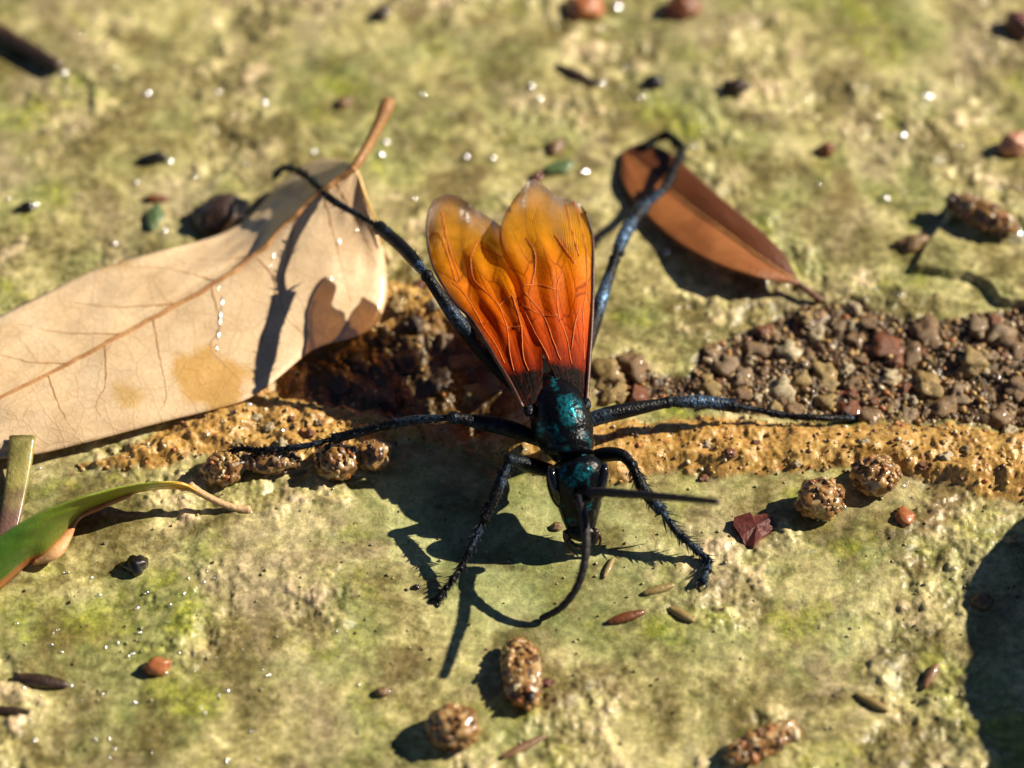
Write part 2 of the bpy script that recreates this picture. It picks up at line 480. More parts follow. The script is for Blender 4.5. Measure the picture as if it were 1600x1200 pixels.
M['leg'] = wasp_mat('blue_black_leg', (0.16, 0.28, 0.46), (0.003, 0.0035, 0.005), 0.36,  # blue spots put the light reflected by some leg parts into the colour
                    [(P(980, 365, .6), (.3, .35, .3)), (P(1030, 300, .6), (.3, .35, .3)), (P(1095, 630, .4), (.35, .2, .2)), (P(945, 460, .6), (.12, .4, .3)), (P(660, 425, 1.4), (.12, .15, .2))],
                    bscale=50, bump=0.6, coarse=(1.8, 0.50, 0.70, 0.30))
M['antenna'] = simple_mat('dull_black_antenna', (0.010, 0.008, 0.009), (0.022, 0.017, 0.018), 12, 0.6, 0.0, 0.3, 60)
M['eye'] = simple_mat('polished_black_eye', (0.004, 0.004, 0.005), (0.007, 0.007, 0.008), 8, 0.08, 0.6, 0.0, 10)
M['mouth'] = simple_mat('red_brown_mouthpart', (0.010, 0.005, 0.004), (0.06, 0.02, 0.008), 10, 0.35, 0.3, 0.2, 30)
M['wing'] = wing_mat()
M['vein'] = simple_mat('orange_wing_vein', (0.40, 0.06, 0.004), (0.78, 0.19, 0.012), 6, 0.5, 0.0, 0.2, 40)
M['costa'] = simple_mat('dark_wing_edge', (0.02, 0.008, 0.005), (0.12, 0.03, 0.01), 5, 0.4, 0.2, 0.2, 40)

# ------------------------------------------------------------------ mesh helpers
rnd = random.Random(5)


class MB:
    """collects geometry for one mesh"""
    def __init__(s):
        s.v = []; s.f = []; s.mi = []; s.col = []; s.uv = None

    def add(s, verts, faces, mi=0, col=None):
        o = len(s.v)
        s.v.extend([tuple(p) for p in verts])
        s.f.extend([tuple(i + o for i in f) for f in faces])
        s.mi.extend([mi] * len(faces))
        if col is not None:
            s.col.extend([col] * len(verts))

    def build(s, name, mats, parent=None, smooth=True, origin=None):
        vs = s.v
        if origin is not None:
            vs = [(p[0] - origin[0], p[1] - origin[1], p[2] - origin[2]) for p in vs]
        me = bpy.data.meshes.new(name)
        me.from_pydata(vs, [], s.f)
        if not isinstance(mats, (list, tuple)):
            mats = [mats]
        for m in mats:
            me.materials.append(m)
        me.polygons.foreach_set('material_index', s.mi)
        me.polygons.foreach_set('use_smooth', [smooth] * len(s.f))
        if s.col:
            a = me.color_attributes.new('Col', 'FLOAT_COLOR', 'POINT')
            a.data.foreach_set('color', np.array([(*c, 1) for c in s.col], 'f').ravel())
        me.update()
        o = bpy.data.objects.new(name, me)
        C.objects.link(o)
        if origin is not None:
            o.location = origin
        if parent is not None:
            o.parent = parent
            o.matrix_parent_inverse = Matrix.Identity(4)
            o.location = Vector(o.location) - Vector(parent.location)
        return o


def tag(o, label=None, cat=None, group=None, kind=None):
    if label: o['label'] = label
    if cat: o['category'] = cat
    if group: o['group'] = group
    if kind: o['kind'] = kind
    return o


def empty(name, loc):
    o = bpy.data.objects.new(name, None)
    o.empty_display_size = 0.2
    C.objects.link(o); o.location = loc
    return o


def resample(pts, n, smooth=True):
    """Catmull-Rom through pts, n samples evenly along its length"""
    pts = [np.asarray(p, float) for p in pts]
    if smooth and len(pts) > 2:
        ext = [2 * pts[0] - pts[1]] + pts + [2 * pts[-1] - pts[-2]]
        dense = []
        for k in range(1, len(ext) - 2):
            p0, p1, p2, p3 = ext[k - 1:k + 3]
            for t in np.linspace(0, 1, 16, endpoint=False):
                dense.append(0.5 * ((2 * p1) + (-p0 + p2) * t + (2 * p0 - 5 * p1 + 4 * p2 - p3) * t * t + (-p0 + 3 * p1 - 3 * p2 + p3) * t ** 3))
        dense.append(pts[-1])
    else:
        dense = pts
    d = np.array(dense)
    L = np.concatenate([[0], np.cumsum(np.linalg.norm(np.diff(d[:, :3], axis=0), axis=1))])
    q = np.linspace(0, L[-1], n)
    return np.stack([np.interp(q, L, d[:, k]) for k in range(d.shape[1])], 1)


def tube(mb, pts, mi=0, n=None, seg=10, flat=1.0, smooth=True, side=(0, 0, 1), cap=True, wob=0.0, col=None):
    """pts rows: x,y,z,r"""
    n = n or max(6, len(pts) * 5)
    q = resample(pts, n, smooth)
    ctr = q[:, :3]; rad = q[:, 3]
    tan = np.gradient(ctr, axis=0)
    tan /= np.linalg.norm(tan, axis=1)[:, None] + 1e-12
    up = np.array(side, float)
    vs, fs = [], []
    for i in range(n):
        a = np.cross(tan[i], up)
        if np.linalg.norm(a) < 1e-4:
            a = np.cross(tan[i], (1, 0, 0.1))
        a /= np.linalg.norm(a); b = np.cross(a, tan[i])
        for k in range(seg):
            th = 2 * math.pi * k / seg
            rr = rad[i] * (1 + (wob * math.sin(3 * th + i * 1.7) if wob else 0))
            vs.append(ctr[i] + a * math.cos(th) * rr + b * math.sin(th) * rr * flat)
    for i in range(n - 1):
        for k in range(seg):
            k2 = (k + 1) % seg
            fs.append((i * seg + k, i * seg + k2, (i + 1) * seg + k2, (i + 1) * seg + k))
    if cap:
        vs.append(ctr[0] - tan[0] * rad[0] * 0.5); vs.append(ctr[-1] + tan[-1] * rad[-1] * 0.5)
        a, b = len(vs) - 2, len(vs) - 1
        for k in range(seg):
            fs.append((a, (k + 1) % seg, k)); fs.append((b, (n - 1) * seg + k, (n - 1) * seg + (k + 1) % seg))
    mb.add(vs, fs, mi, col)


_ico = {}


def ico(sub):
    if sub not in _ico:
        bm = bmesh.new(); bmesh.ops.create_icosphere(bm, subdivisions=sub, radius=1.0)
        bm.verts.ensure_lookup_table()
        _ico[sub] = ([tuple(v.co) for v in bm.verts], [tuple(v.index for v in f.verts) for f in bm.faces]); bm.free()
    return _ico[sub]


def blob(mb, c, r, sub=3, mi=0, rot=None, amp=0.0, freq=1.5, seed=0.0, facet=0.0, col=None):
    vs, fs = ico(sub)
    out = []
    for p in vs:
        d = Vector(p)
        k = 1.0
        if amp:
            k += amp * mnoise.noise(d * freq + Vector((seed * 7.1, seed * 3.3, seed * 1.7)))
            k += amp * 0.5 * mnoise.noise(d * freq * 2.6 + Vector((seed * 2.1, seed * 5.3, seed)))
        if facet:
            k -= facet * abs(mnoise.noise(d * freq * 0.9 + Vector((seed * 1.9, 4.0, seed))))
        q = Vector((d.x * r[0] * k, d.y * r[1] * k, d.z * r[2] * k))
        if rot is not None:
            q = rot @ q
        out.append((q.x + c[0], q.y + c[1], q.z + c[2]))
    mb.add(out, fs, mi, col)


def grid_mesh(name, pts, mat, parent=None, uv=True, thick=0.0, attrs=None, origin=None):
    """pts: (nv, nu, 3) sheet, given thickness by a solidify modifier"""
    nv, nu = pts.shape[:2]
    v = pts.reshape(-1, 3).astype(float)
    if origin is not None:
        v = v - np.asarray(origin)
    fs = [(j * nu + i, j * nu + i + 1, (j + 1) * nu + i + 1, (j + 1) * nu + i) for j in range(nv - 1) for i in range(nu - 1)]
    me = bpy.data.meshes.new(name)
    me.from_pydata([tuple(p) for p in v], [], fs)
    me.materials.append(mat)
    me.polygons.foreach_set('use_smooth', [True] * len(fs))
    ul = me.uv_layers.new(name='UVMap')
    idx = np.empty(len(me.loops), int); me.loops.foreach_get('vertex_index', idx)
    uvv = np.stack([(idx % nu) / (nu - 1), (idx // nu) / (nv - 1)], 1).astype('f')
    ul.data.foreach_set('uv', uvv.ravel())
    for k, a in (attrs or {}).items():
        at = me.attributes.new(k, 'FLOAT', 'POINT'); at.data.foreach_set('value', np.asarray(a, 'f').ravel())
    me.update()
    o = bpy.data.objects.new(name, me); C.objects.link(o)
    if origin is not None:
        o.location = origin
    if parent is not None:
        o.parent = parent; o.location = Vector(o.location) - Vector(parent.location)
    if thick:
        sm = o.modifiers.new('thickness', 'SOLIDIFY'); sm.thickness = thick; sm.offset = 0
    return o


def P3(t, extra=None):
    p = P(t[0], t[1], t[2])
    return (p[0], p[1], p[2]) if extra is None else (p[0], p[1], p[2], extra)


# ------------------------------------------------------------------ ground: one sheet, fine where the camera looks, running on to the horizon
def axis(lo, hi, step):
    core = np.arange(lo, hi + step * 0.5, step)
    out = []; d = step; x = hi
    while x < 3000:
        d *= 1.22; x += d; out.append(x)
    low = []; d = step; x = lo
    while x > -3000:
        d *= 1.22; x -= d; low.append(x)
    return np.concatenate([low[::-1], core, out])


ax = axis(-6.9, 6.9, 0.0165)
ay = axis(-5.0, 7.2, 0.0165)
X, Y = np.meshgrid(ax, ay)
Z, A_s, A_g, A_p, A_c, A_f, A_w = ground_fields(X, Y)
ny, nx = X.shape
me = bpy.data.meshes.new('ground')
nvert = nx * ny
me.vertices.add(nvert)
me.vertices.foreach_set('co', np.stack([X, Y, Z], -1).astype('f').ravel())
ii, jj = np.meshgrid(np.arange(nx - 1), np.arange(ny - 1))
a = (jj * nx + ii).ravel()
quads = np.stack([a, a + 1, a + nx + 1, a + nx], 1).astype('i')
me.loops.add(quads.size); me.loops.foreach_set('vertex_index', quads.ravel())
me.polygons.add(len(quads))
me.polygons.foreach_set('loop_start', np.arange(0, quads.size, 4, dtype='i'))
me.polygons.foreach_set('loop_total', np.full(len(quads), 4, 'i'))
me.polygons.foreach_set('use_smooth', np.ones(len(quads), bool))
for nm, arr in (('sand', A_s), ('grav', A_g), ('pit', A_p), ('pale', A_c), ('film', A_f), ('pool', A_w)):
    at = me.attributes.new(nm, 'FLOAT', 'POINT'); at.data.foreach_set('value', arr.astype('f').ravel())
me.materials.append(M['ground'])
me.update(calc_edges=True); me.validate()
ground = bpy.data.objects.new('ground', me); C.objects.link(ground)
tag(ground, kind='structure')

WATER_Z = -0.035
wp = MB(); wp.add([(-60, -60, WATER_Z), (60, -60, WATER_Z), (60, 60, WATER_Z), (-60, 60, WATER_Z)], [(0, 1, 2, 3)])
water = wp.build('water', M['water']); tag(water, kind='structure')

# ------------------------------------------------------------------ the wasp
HC = P(900, 770, 0.0)
wasp = empty('wasp', tuple(PG(880, 800, 0.0)))
tag(wasp, 'blue-black spider wasp with raised orange wings drinking on the wet stone', 'wasp')

body = MB()
# trunk: sections along the long axis (pixel, height, half width, half depth)
secs = [(899, 730, .60, .06, .07), (897, 722, .64, .12, .12), (894, 712, .68, .20, .20), (891, 700, .71, .265, .26), (890, 696, .715, .255, .25), (884, 680, .74, .30, .315),
        (878, 662, .76, .315, .345), (872, 645, .76, .30, .35), (868, 633, .75, .272, .335), (867, 630, .745, .255, .315), (863, 620, .72, .245, .32), (860, 612, .70, .22, .295), (859, 609, .69, .205, .275), (854, 597, .64, .175, .25),
        (849, 584, .56, .13, .19), (846, 574, .48, .07, .09), (845, 566, .44, .045, .05), (845, 556, .43, .09, .10), (845, 540, .42, .19, .19),
        (844, 515, .41, .27, .26), (842, 485, .38, .285, .27), (840, 455, .34, .25, .23), (838, 428, .29, .17, .16), (837, 408, .25, .07, .07), (837, 400, .23, .02, .02)]
S = np.array([(*P(u, v, h), rx, rz) for u, v, h, rx, rz in secs])
S = resample(S, 110)
seg = 28
vs, fs = [], []
tn = np.gradient(S[:, :3], axis=0); tn /= np.linalg.norm(tn, axis=1)[:, None]
for i in range(len(S)):
    side = np.cross(tn[i], (0, 0, 1)); side /= np.linalg.norm(side)
    upv = np.cross(side, tn[i])
    for k in range(seg):
        th = 2 * math.pi * k / seg
        c_, s_ = math.cos(th), math.sin(th)
        # back of the thorax is a little keeled, sides a little flat
        e = 0.92
        cx = math.copysign(abs(c_) ** e, c_); sy = math.copysign(abs(s_) ** e, s_)
        vs.append(S[i, :3] + side * cx * S[i, 3] + upv * sy * S[i, 4])
for i in range(len(S) - 1):
    for k in range(seg):
        k2 = (k + 1) % seg
        fs.append((i * seg + k, i * seg + k2, (i + 1) * seg + k2, (i + 1) * seg + k))
body.add(vs, fs, 0)
# raised plates on the thorax (collar, scutellum)
for (u, v, h, r3) in [(889, 703, .90, (.25, .05, .06)), (868, 630, 1.03, (.13, .09, .06)), (859, 605, .94, (.09, .12, .05)), (895, 716, .76, (.17, .05, .08))]:
    blob(body, P(u, v, h), r3, 3, 0)
for (u, v, h) in [(915, 632, .95), (826, 640, .95)]:      # wing roots
    blob(body, P(u, v, h), (.06, .09, .05), 2, 1)

# head: a tall face hanging down to the water
hd = [(908, 848, .14, .03, .03), (908, 845, .155, .10, .06), (907, 838, .20, .135, .10), (907, 828, .27, .165, .135), (906, 814, .36, .20, .165), (905, 798, .47, .235, .19), (904, 780, .59, .27, .205),
      (903, 763, .70, .285, .215), (902, 748, .78, .275, .205), (900, 735, .84, .225, .175), (899, 725, .87, .15, .12), (898, 719, .87, .04, .04)]
Hs = np.array([(*P(u, v, h), rx, rz) for u, v, h, rx, rz in hd])
Hs[:, 1] += Hs[:, 4] * 0.6
Hs = resample(Hs, 40)
vs, fs = [], []
tn = np.gradient(Hs[:, :3], axis=0); tn /= np.linalg.norm(tn, axis=1)[:, None]
seg = 26
for i in range(len(Hs)):
    sd = np.array((1.0, 0, 0)); sd = sd - tn[i] * (sd @ tn[i]); sd /= np.linalg.norm(sd)
    fr = np.cross(tn[i], sd)
    for k in range(seg):
        th = 2 * math.pi * k / seg
        vs.append(Hs[i, :3] + sd * math.cos(th) * Hs[i, 3] + fr * math.sin(th) * Hs[i, 4])
for i in range(len(Hs) - 1):
    for k in range(seg):
        k2 = (k + 1) % seg
        fs.append((i * seg + k, i * seg + k2, (i + 1) * seg + k2, (i + 1) * seg + k))
body.add(vs, fs, 0)
# face plate above the jaws, and the cheeks
blob(body, P(908, 832, .27) + np.array((0, -.01, 0)), (.14, .06, .085), 3, 0, Matrix.Rotation(R(-25), 3, 'X'))
blob(body, P(908, 806, .46) + np.array((0, .05, 0)), (.15, .09, .14), 3, 0, Matrix.Rotation(R(-20), 3, 'X'))
# ridges above the antenna sockets
for (u, v, h) in [(919, 778, .76), (901, 778, .76)]:
    p = P(u, v, h); blob(body, p, (.06, .05, .06), 2, 0)


def spine(mb, base, direction, length, r, mi=1):
    d = np.asarray(direction, float); d /= np.linalg.norm(d)
    b = np.asarray(base, float)
    tube(mb, [(*b, r), (*(b + d * length * 0.5), r * 0.7), (*(b + d * length), r * 0.12)], mi, n=4, seg=5, cap=False)


def leg(fem, tib, tar, rf, rt, rta, hair=.055, spur=.17):
    """thigh, shin and foot as lists of (u, v, h); each piece steps in at its joint"""
    F = resample([P(*p) for p in fem], 16); T_ = resample([P(*p) for p in [fem[-1]] + tib], 16); K = resample([P(*p) for p in [tib[-1]] + tar], 61)
    prof = lambda q, f: [(*p, f(k / (len(q) - 1))) for k, p in enumerate(q)]
    tube(body, prof(F, lambda t: rf * (.85 + .3 * math.sin(math.pi * min(1, t * 1.1)) - .12 * t)), 1, n=22, seg=14)
    e = F[-1] - F[-2]; e /= np.linalg.norm(e)
    blob(body, F[-1], (rf * .86,) * 3, 2, 1)
    tube(body, prof(T_, lambda t: rt * (.62 + .38 * min(1, t * 3.0)) * (1 + .06 * t) * (1.12 if t > .95 else 1)), 1, n=26, seg=12)
    cuts = [0, .40, .60, .75, .86, 1.0]
    for a_, b_ in zip(cuts[:-1], cuts[1:]):
        q = K[int(a_ * 60):int(b_ * 60) + 1]
        tube(body, prof(q, lambda t: rta * (.66 + .42 * t ** 1.4)), 1, n=max(8, len(q) // 2), seg=10)
    # shin spurs
    e = T_[-1] - T_[-3]; e /= np.linalg.norm(e)
    for sg in (-.4, .5):
        lat = np.cross(e, (0, 0, 1)); spine(body, T_[-1], e * .8 + lat * sg * .9 + np.array((0, 0, -.8)), spur, .017)
    dirn = K[-1] - K[-4]; dirn = dirn / np.linalg.norm(dirn); lat = np.cross(dirn, (0, 0, 1))
    for sg in (-1, 1):                              # pair of claws
        q0 = K[-1] + lat * sg * .015; q1 = q0 + dirn * .05 + lat * sg * .045; q2 = q1 + dirn * .045 - lat * sg * .03 + np.array((0, 0, -.02))
        tube(body, [(*q0, .014), (*q1, .012), (*q2, .004)], 1, n=7, seg=6)
    # stiff hairs on shin and foot, longest at the end of each foot joint
    for q, r_, cnt, ln in ((T_, rt, 54, hair), (K, rta, 66, hair * 1.25)):
        for c_ in range(cnt):
            k = rnd.randrange(1, len(q) - 1)
            p = q[k]; ax_ = q[k + 1] - q[k - 1]; ax_ = ax_ / np.linalg.norm(ax_)
            d = np.array([rnd.uniform(-1, 1), rnd.uniform(-1, 1), rnd.uniform(-1, 1)])
            d -= ax_ * (d @ ax_); d /= np.linalg.norm(d) + 1e-6
            spine(body, p + d * r_ * .7, d + ax_ * 1.1, ln * rnd.uniform(.7, 1.3) + r_ * .3, .0075)


def ground_h(u, v, h):
    p = PG(u, v, h); return (u, v, p[2])


leg([(868, 738, .50), (832, 728, .60), (796, 717, .80)], [(777, 765, .62), (755, 812, .43)], [(738, 850, .29), (716, 893, .15), ground_h(684, 936, .04)], .075, .058, .042)      # left fore
leg([(905, 735, .55), (935, 713, .66), (970, 711, .76), (988, 727, .76)], [(1006, 765, .60), (1034, 799, .42)], [(1060, 833, .25), (1092, 862, .13), (1107, 880, .09), ground_h(1098, 908, .035)], .072, .062, .048, .07, .26)   # right fore
leg([(850, 690, .42), (790, 668, .56), (708, 652, .74)], [(640, 657, .61), (575, 672, .48), (520, 686, .39)], [(470, 698, .33), (410, 703, .31), (372, 702, .28), (343, 714, .20)], .082, .05, .036, .05)   # left middle
leg([(890, 672, .48), (935, 652, .53), (985, 640, .52), (1043, 629, .48)], [(1095, 628, .41), (1148, 634, .33)], [(1190, 642, .26), (1232, 650, .21), (1285, 653, .18), ground_h(1332, 654, .05)], .078, .068, .038, .04, .12)   # right middle
leg([(845, 640, .45), (775, 570, .78), (715, 500, 1.14), (667, 431, 1.48)], [(630, 388, 1.34), (592, 355, 1.18)], [(552, 332, 1.09), (517, 311, 1.02), (490, 285, .90), (465, 267, .76), (443, 262, .60), (430, 274, .42)], .082, .068, .042, .045)   # left hind, foot up on the tan leaf
leg([(880, 640, .45), (905, 570, .50), (932, 490, .56), (960, 406, .62)], [(978, 362, .53), (1003, 325, .45)], [(1040, 292, .36), (1056, 257, .31), (1066, 234, .27), (1056, 222, .24), (1040, 211, .20), (1022, 219, .16), (1006, 231, .12)], .08, .074, .056, .045)   # right hind, foot on the brown leaf
wbody = body.build('body', [M['wasp'], M['leg']], wasp, origin=tuple(wasp.location))

# eyes
for (u, v, h, rz_) in [(937, 764, .65, .22), (868, 768, .64, -.22)]:
    e = MB()
    rot = Matrix.Rotation(R(-20), 3, 'X') @ Matrix.Rotation(rz_, 3, 'Y')
    pc = P(u, v, h); pc[1] += 0.06
    blob(e, pc, (.085, .15, .25), 4, 0, rot)
    e.build('eye', M['eye'], wasp, origin=tuple(pc))
# antennae with ringed segments
for path in ([(918, 776, .76), (930, 769, .86), (985, 772, 1.14), (1050, 777, 1.50), (1121, 784, 1.92)],
             [(905, 778, .76), (911, 800, .80), (916, 840, .71), (913, 880, .56), (901, 918, .36), (877, 949, .15), (845, 967, -.02)]):
    am = MB()
    q = resample([P3(p) for p in path], 66)
    rows = []
    for i, p in enumerate(q):
        t = i / 65
        r = (.052 if t < .1 else .051 - .016 * t) * (0.86 if i % 5 == 0 else 1.0)
        rows.append((*p, r))
    tube(am, rows, 0, n=130, seg=10, smooth=False)
    am.build('antenna', M['antenna'], wasp, origin=tuple(q[0]))
# palps and jaws
for path, r, nm in (([(893, 838, .22), (886, 850, .17), (889, 861, .09), (897, 868, .03)], .019, 'palp'),
                    ([(925, 830, .25), (937, 836, .22), (937, 851, .13), (927, 863, .05)], .018, 'palp'),
                    ([(914, 842, .18), (917, 853, .11), (919, 866, .02)], .03, 'palp'),
                    ([(930, 828, .26), (930, 842, .18), (920, 851, .12), (909, 855, .09)], .045, 'mandible'),
                    ([(886, 830, .26), (886, 843, .18), (896, 852, .12), (907, 856, .09)], .045, 'mandible')):
    mm = MB()
    q = [P3(p) for p in path]
    tube(mm, [(*p, r * (1 - .45 * k / (len(q) - 1))) for k, p in enumerate(q)], 0, n=14, seg=8)
    mm.build(nm, M['mouth'], wasp, origin=q[0])


# wings: four bounding curves in the photograph, each point with its height
def coons(B, T, L_, R_, nu, nv):
    B = resample(B, nu); T = resample(T, nu); L_ = resample(L_, nv); R_ = resample(R_, nv)
    s = np.linspace(0, 1, nu)[None, :, None]; t = np.linspace(0, 1, nv)[:, None, None]
    return ((1 - t) * B[None] + t * T[None] + (1 - s) * L_[:, None] + s * R_[:, None]
            - ((1 - s) * (1 - t) * B[0] + s * t * T[-1] + s * (1 - t) * B[-1] + (1 - s) * t * T[0]))


def wing(B, T, L_, R_, hfun, drop, veins, edge, corr=0.016, seed=0.0, margin=True, pleats=3.0):
    ad = lambda pts: [(u, v, hfun(u, v)) for u, v in pts]
    g = coons(ad(B), ad(T), ad(L_), ad(R_), 70, 80)
    nv, nu = g.shape[:2]
    s = np.linspace(0, 1, nu)[None, :] * np.ones((nv, 1)); t = np.linspace(0, 1, nv)[:, None] * np.ones((1, nu))
    g[..., 2] += corr * sstep(t, .05, .5) * np.sin(s * 2 * np.pi * pleats + 1.2 * np.sin(t * 4 + seed)) + 0.018 * np.sin(s * np.pi) * sstep(t, .1, .6)
    g[..., 2] += 0.012 * sstep(t, .3, .8) * np.sin(t * 21 + s * 9 + seed)
    g[..., 2] -= drop
    pts = np.array([[P(*g[j, i]) for i in range(nu)] for j in range(nv)])
    mg = np.zeros((nv, nu))
    if margin:
        mg = sstep(t, .935, .99) * .7
        mg = np.maximum(mg, margin * sstep(t, .72, .95) * (1 - sstep(s, .03, .14)))
    o = grid_mesh('wing', pts, M['wing'], wasp, attrs={'margin': mg}, origin=tuple(pts[0, nu // 2]))
    flat = pts.reshape(-1, 3); fu, fv = to_px(flat)
    for k, path in enumerate(veins):
        q = resample([(u, v, 0) for u, v in path], 6 * len(path))
        rows = []
        for (u, v, _) in q:
            d = (fu - u) ** 2 + (fv - v) ** 2
            ids = np.argsort(d)[:4]; w = 1 / (d[ids] + 0.5); w /= w.sum()
            rows.append((*((flat[ids] * w[:, None]).sum(0) + np.array((0, -.001, .001))), .0062))
        vb = MB(); tube(vb, rows, 0, n=len(rows), seg=6, smooth=False)
        vb.build('vein', M['vein'], o)
    if edge is not None:
        col_i = 0 if edge == 'L' else nu - 1
        rows = [(*pts[j, col_i], .026 * (1 - .55 * j / nv)) for j in range(0, nv, 2)]
        eb = MB(); tube(eb, rows, 0, n=50, seg=8, smooth=False)
        eb.build('wing_edge', M['costa'], o)
    return o


hl = lambda u, v: 1.0 + .45 * (622 - v) / 318 - .0006 * (800 - u)
hr = lambda u, v: 1.02 + .55 * (622 - v) / 340 - .0011 * max(0, u - 850)


def fix_children(o):
    # sub-parts were built in world space: bring them under their wing
    for ch in o.children:
        ch.location = -(Vector(o.location) + Vector(wasp.location))


wl = wing([(816, 636), (830, 632), (845, 622)],
          [(686, 307), (700, 303), (720, 309), (745, 327), (765, 340), (792, 360)],
          [(816, 636), (798, 600), (772, 556), (740, 503), (710, 472), (683, 430), (671, 395), (667, 355), (672, 325), (686, 307)],
          [(845, 622), (848, 590), (845, 540), (836, 490), (821, 440), (806, 395), (792, 360)], hl, 0.0,
          [[(672, 370), (686, 364), (700, 400), (712, 440)], [(707, 440), (730, 465), (755, 510), (772, 535), (788, 566)],
           [(735, 400), (740, 435), (760, 457), (780, 477)], [(780, 477), (800, 460)], [(780, 477), (792, 512), (797, 555), (803, 578)],
           [(792, 512), (815, 510)], [(815, 510), (818, 557), (826, 580)], [(747, 375), (735, 402)], [(747, 382), (770, 395), (787, 402)],
           [(690, 330), (700, 380), (720, 440)], [(815, 510), (806, 480), (800, 460)]],
          'L', seed=1.0, margin=0.6)
wr = wing([(880, 612), (895, 624), (916, 634)],
          [(799, 333), (798, 320), (807, 305), (831, 280), (850, 290), (870, 307), (897, 314), (913, 326)],
          [(880, 612), (868, 588), (845, 540), (825, 500), (815, 475), (811, 445), (797, 420), (785, 397), (780, 372), (785, 352), (799, 333)],
          [(916, 634), (919, 590), (921, 560), (925, 497), (927, 435), (927, 400), (925, 365), (913, 326)], hr, 0.0,
          [[(894, 568), (892, 560), (885, 525), (875, 500), (870, 452), (880, 420)], [(815, 446), (842, 445), (867, 452)], [(817, 477), (847, 492), (872, 492)],
           [(820, 457), (850, 495), (865, 535), (876, 562)], [(912, 562), (912, 540), (910, 485), (900, 500), (893, 545)], [(897, 316), (908, 355), (916, 395), (917, 440), (911, 485)],
           [(867, 367), (890, 400), (898, 412)], [(822, 372), (837, 400), (832, 445)], [(815, 470), (820, 485), (832, 512), (853, 550), (858, 562)], [(885, 320), (893, 360), (905, 400)]],
          'R', seed=2.3, margin=0.8)
# hind wings, folded just below
wl2 = wing([(822, 634), (834, 630), (845, 622)],
           [(722, 392), (745, 376), (770, 388), (805, 430)],
           [(822, 634), (800, 590), (770, 530), (740, 470), (722, 392)],
           [(845, 622), (848, 580), (845, 530), (830, 480), (805, 430)], hl, 0.07, [], None, seed=4.0, margin=False)
wr2 = wing([(882, 612), (895, 622), (912, 630)],
           [(812, 425), (846, 402), (872, 372), (905, 395)],
           [(882, 612), (862, 580), (838, 530), (820, 480), (812, 425)],
           [(912, 630), (914, 580), (915, 520), (914, 450), (905, 395)], hr, 0.07, [], None, seed=5.0, margin=False)
for o in (wl, wr, wl2, wr2):
    fix_children(o)


# ------------------------------------------------------------------ leaves
def strip_leaf(edges, nu_each, nt, mat, name, parent, thick, sag=0.0, wob=0.02, seed=0.0, closed_tip=None):
    """edges: list of curves (u,v,h), joined one to the next"""
    cs = [resample(e, nt) for e in edges]
    rows = []
    for k in range(len(cs) - 1):
        for q in range(nu_each if k < len(cs) - 2 else nu_each + 1):
            f = q / nu_each
            r = cs[k] * (1 - f) + cs[k + 1] * f
            r = r.copy(); r[:, 2] += sag * math.sin(math.pi * f)
            rows.append(r)
    g = np.stack(rows, 0)
    nv, nu = g.shape[:2]
    a = np.linspace(0, 1, nv)[:, None]; b = np.linspace(0, 1, nu)[None]
    g[..., 2] += wob * fbm(a * 5 + seed, b * 7 + seed * 2, 3)
    pts = np.array([[P(*g[j, i]) for i in range(nu)] for j in range(nv)])
    return grid_mesh(name, pts, mat, parent, thick=thick, origin=tuple(pts[nv // 2, nu // 2])), pts


def on_sheet(pts, uvs, off=(0, -.004, .008), r=0.012, r1=None, n=None):
    flat = pts.reshape(-1, 3); fu, fv = to_px(flat)
    q = resample([(u, v, 0) for u, v in uvs], n or 8 * len(uvs))
    rows = []
    for i, (u, v, _) in enumerate(q):
        d = (fu - u) ** 2 + (fv - v) ** 2
        ids = np.argsort(d)[:4]; w = 1 / (d[ids] + 0.5); w /= w.sum()
        f = i / (len(q) - 1)
        rows.append((*((flat[ids] * w[:, None]).sum(0) + np.array(off)), r * (1 - f) + (r if r1 is None else r1) * f))
    return rows


def under(child, parent):
    """sub-part built in world space under a part"""
    child.parent = parent
    off = Vector(parent.location)
    if parent.parent is not None:
        off = off + Vector(parent.parent.location)
    child.location = -off


# big tan leaf
st = P(330, 600, .2); st2 = P(205, 620, .2); st3 = P(180, 425, .4)
M['tan_leaf'] = leaf_mat('tan_dead_leaf', (0.78, 0.55, 0.31), (0.90, 0.69, 0.43), (0.44, 0.21, 0.06),
                         stain=[(st[0], st[1], .46, (0.66, 0.37, 0.085)), (st2[0], st2[1], .2, (0.68, 0.44, 0.16)), (st3[0], st3[1], .14, (0.62, 0.38, 0.12))],
                         rough=0.45, coat=0.45, transl=0.14, veinamt=0.32)
M['rib'] = simple_mat('leaf_rib', (0.38, 0.17, 0.055), (0.54, 0.28, 0.10), 5, 0.5, 0.2, 0.4, 30)
M['stalk'] = simple_mat('leaf_stalk', (0.26, 0.11, 0.03), (0.46, 0.22, 0.06), 4, 0.5, 0.15, 0.5, 25)
tl = empty('fallen_leaf', tuple(P(300, 690, 0.05)))
tag(tl, 'large pale tan dead leaf with raised stalk propped on the sand seam', 'leaf')
Uc = [(-320, 700, .30), (-150, 575, .36), (0, 495, .42), (80, 455, .44), (150, 422, .45), (250, 393, .42), (340, 368, .33), (395, 335, .30), (438, 287, .24), (490, 252, .36), (528, 250, .70), (551, 258, 1.09)]
Mc = [(-340, 790, .10), (-150, 700, .22), (0, 622, .30), (90, 578, .34), (180, 530, .38), (260, 487, .42), (330, 448, .48), (400, 400, .58), (460, 340, .79), (510, 295, .98), (554, 263, 1.12)]
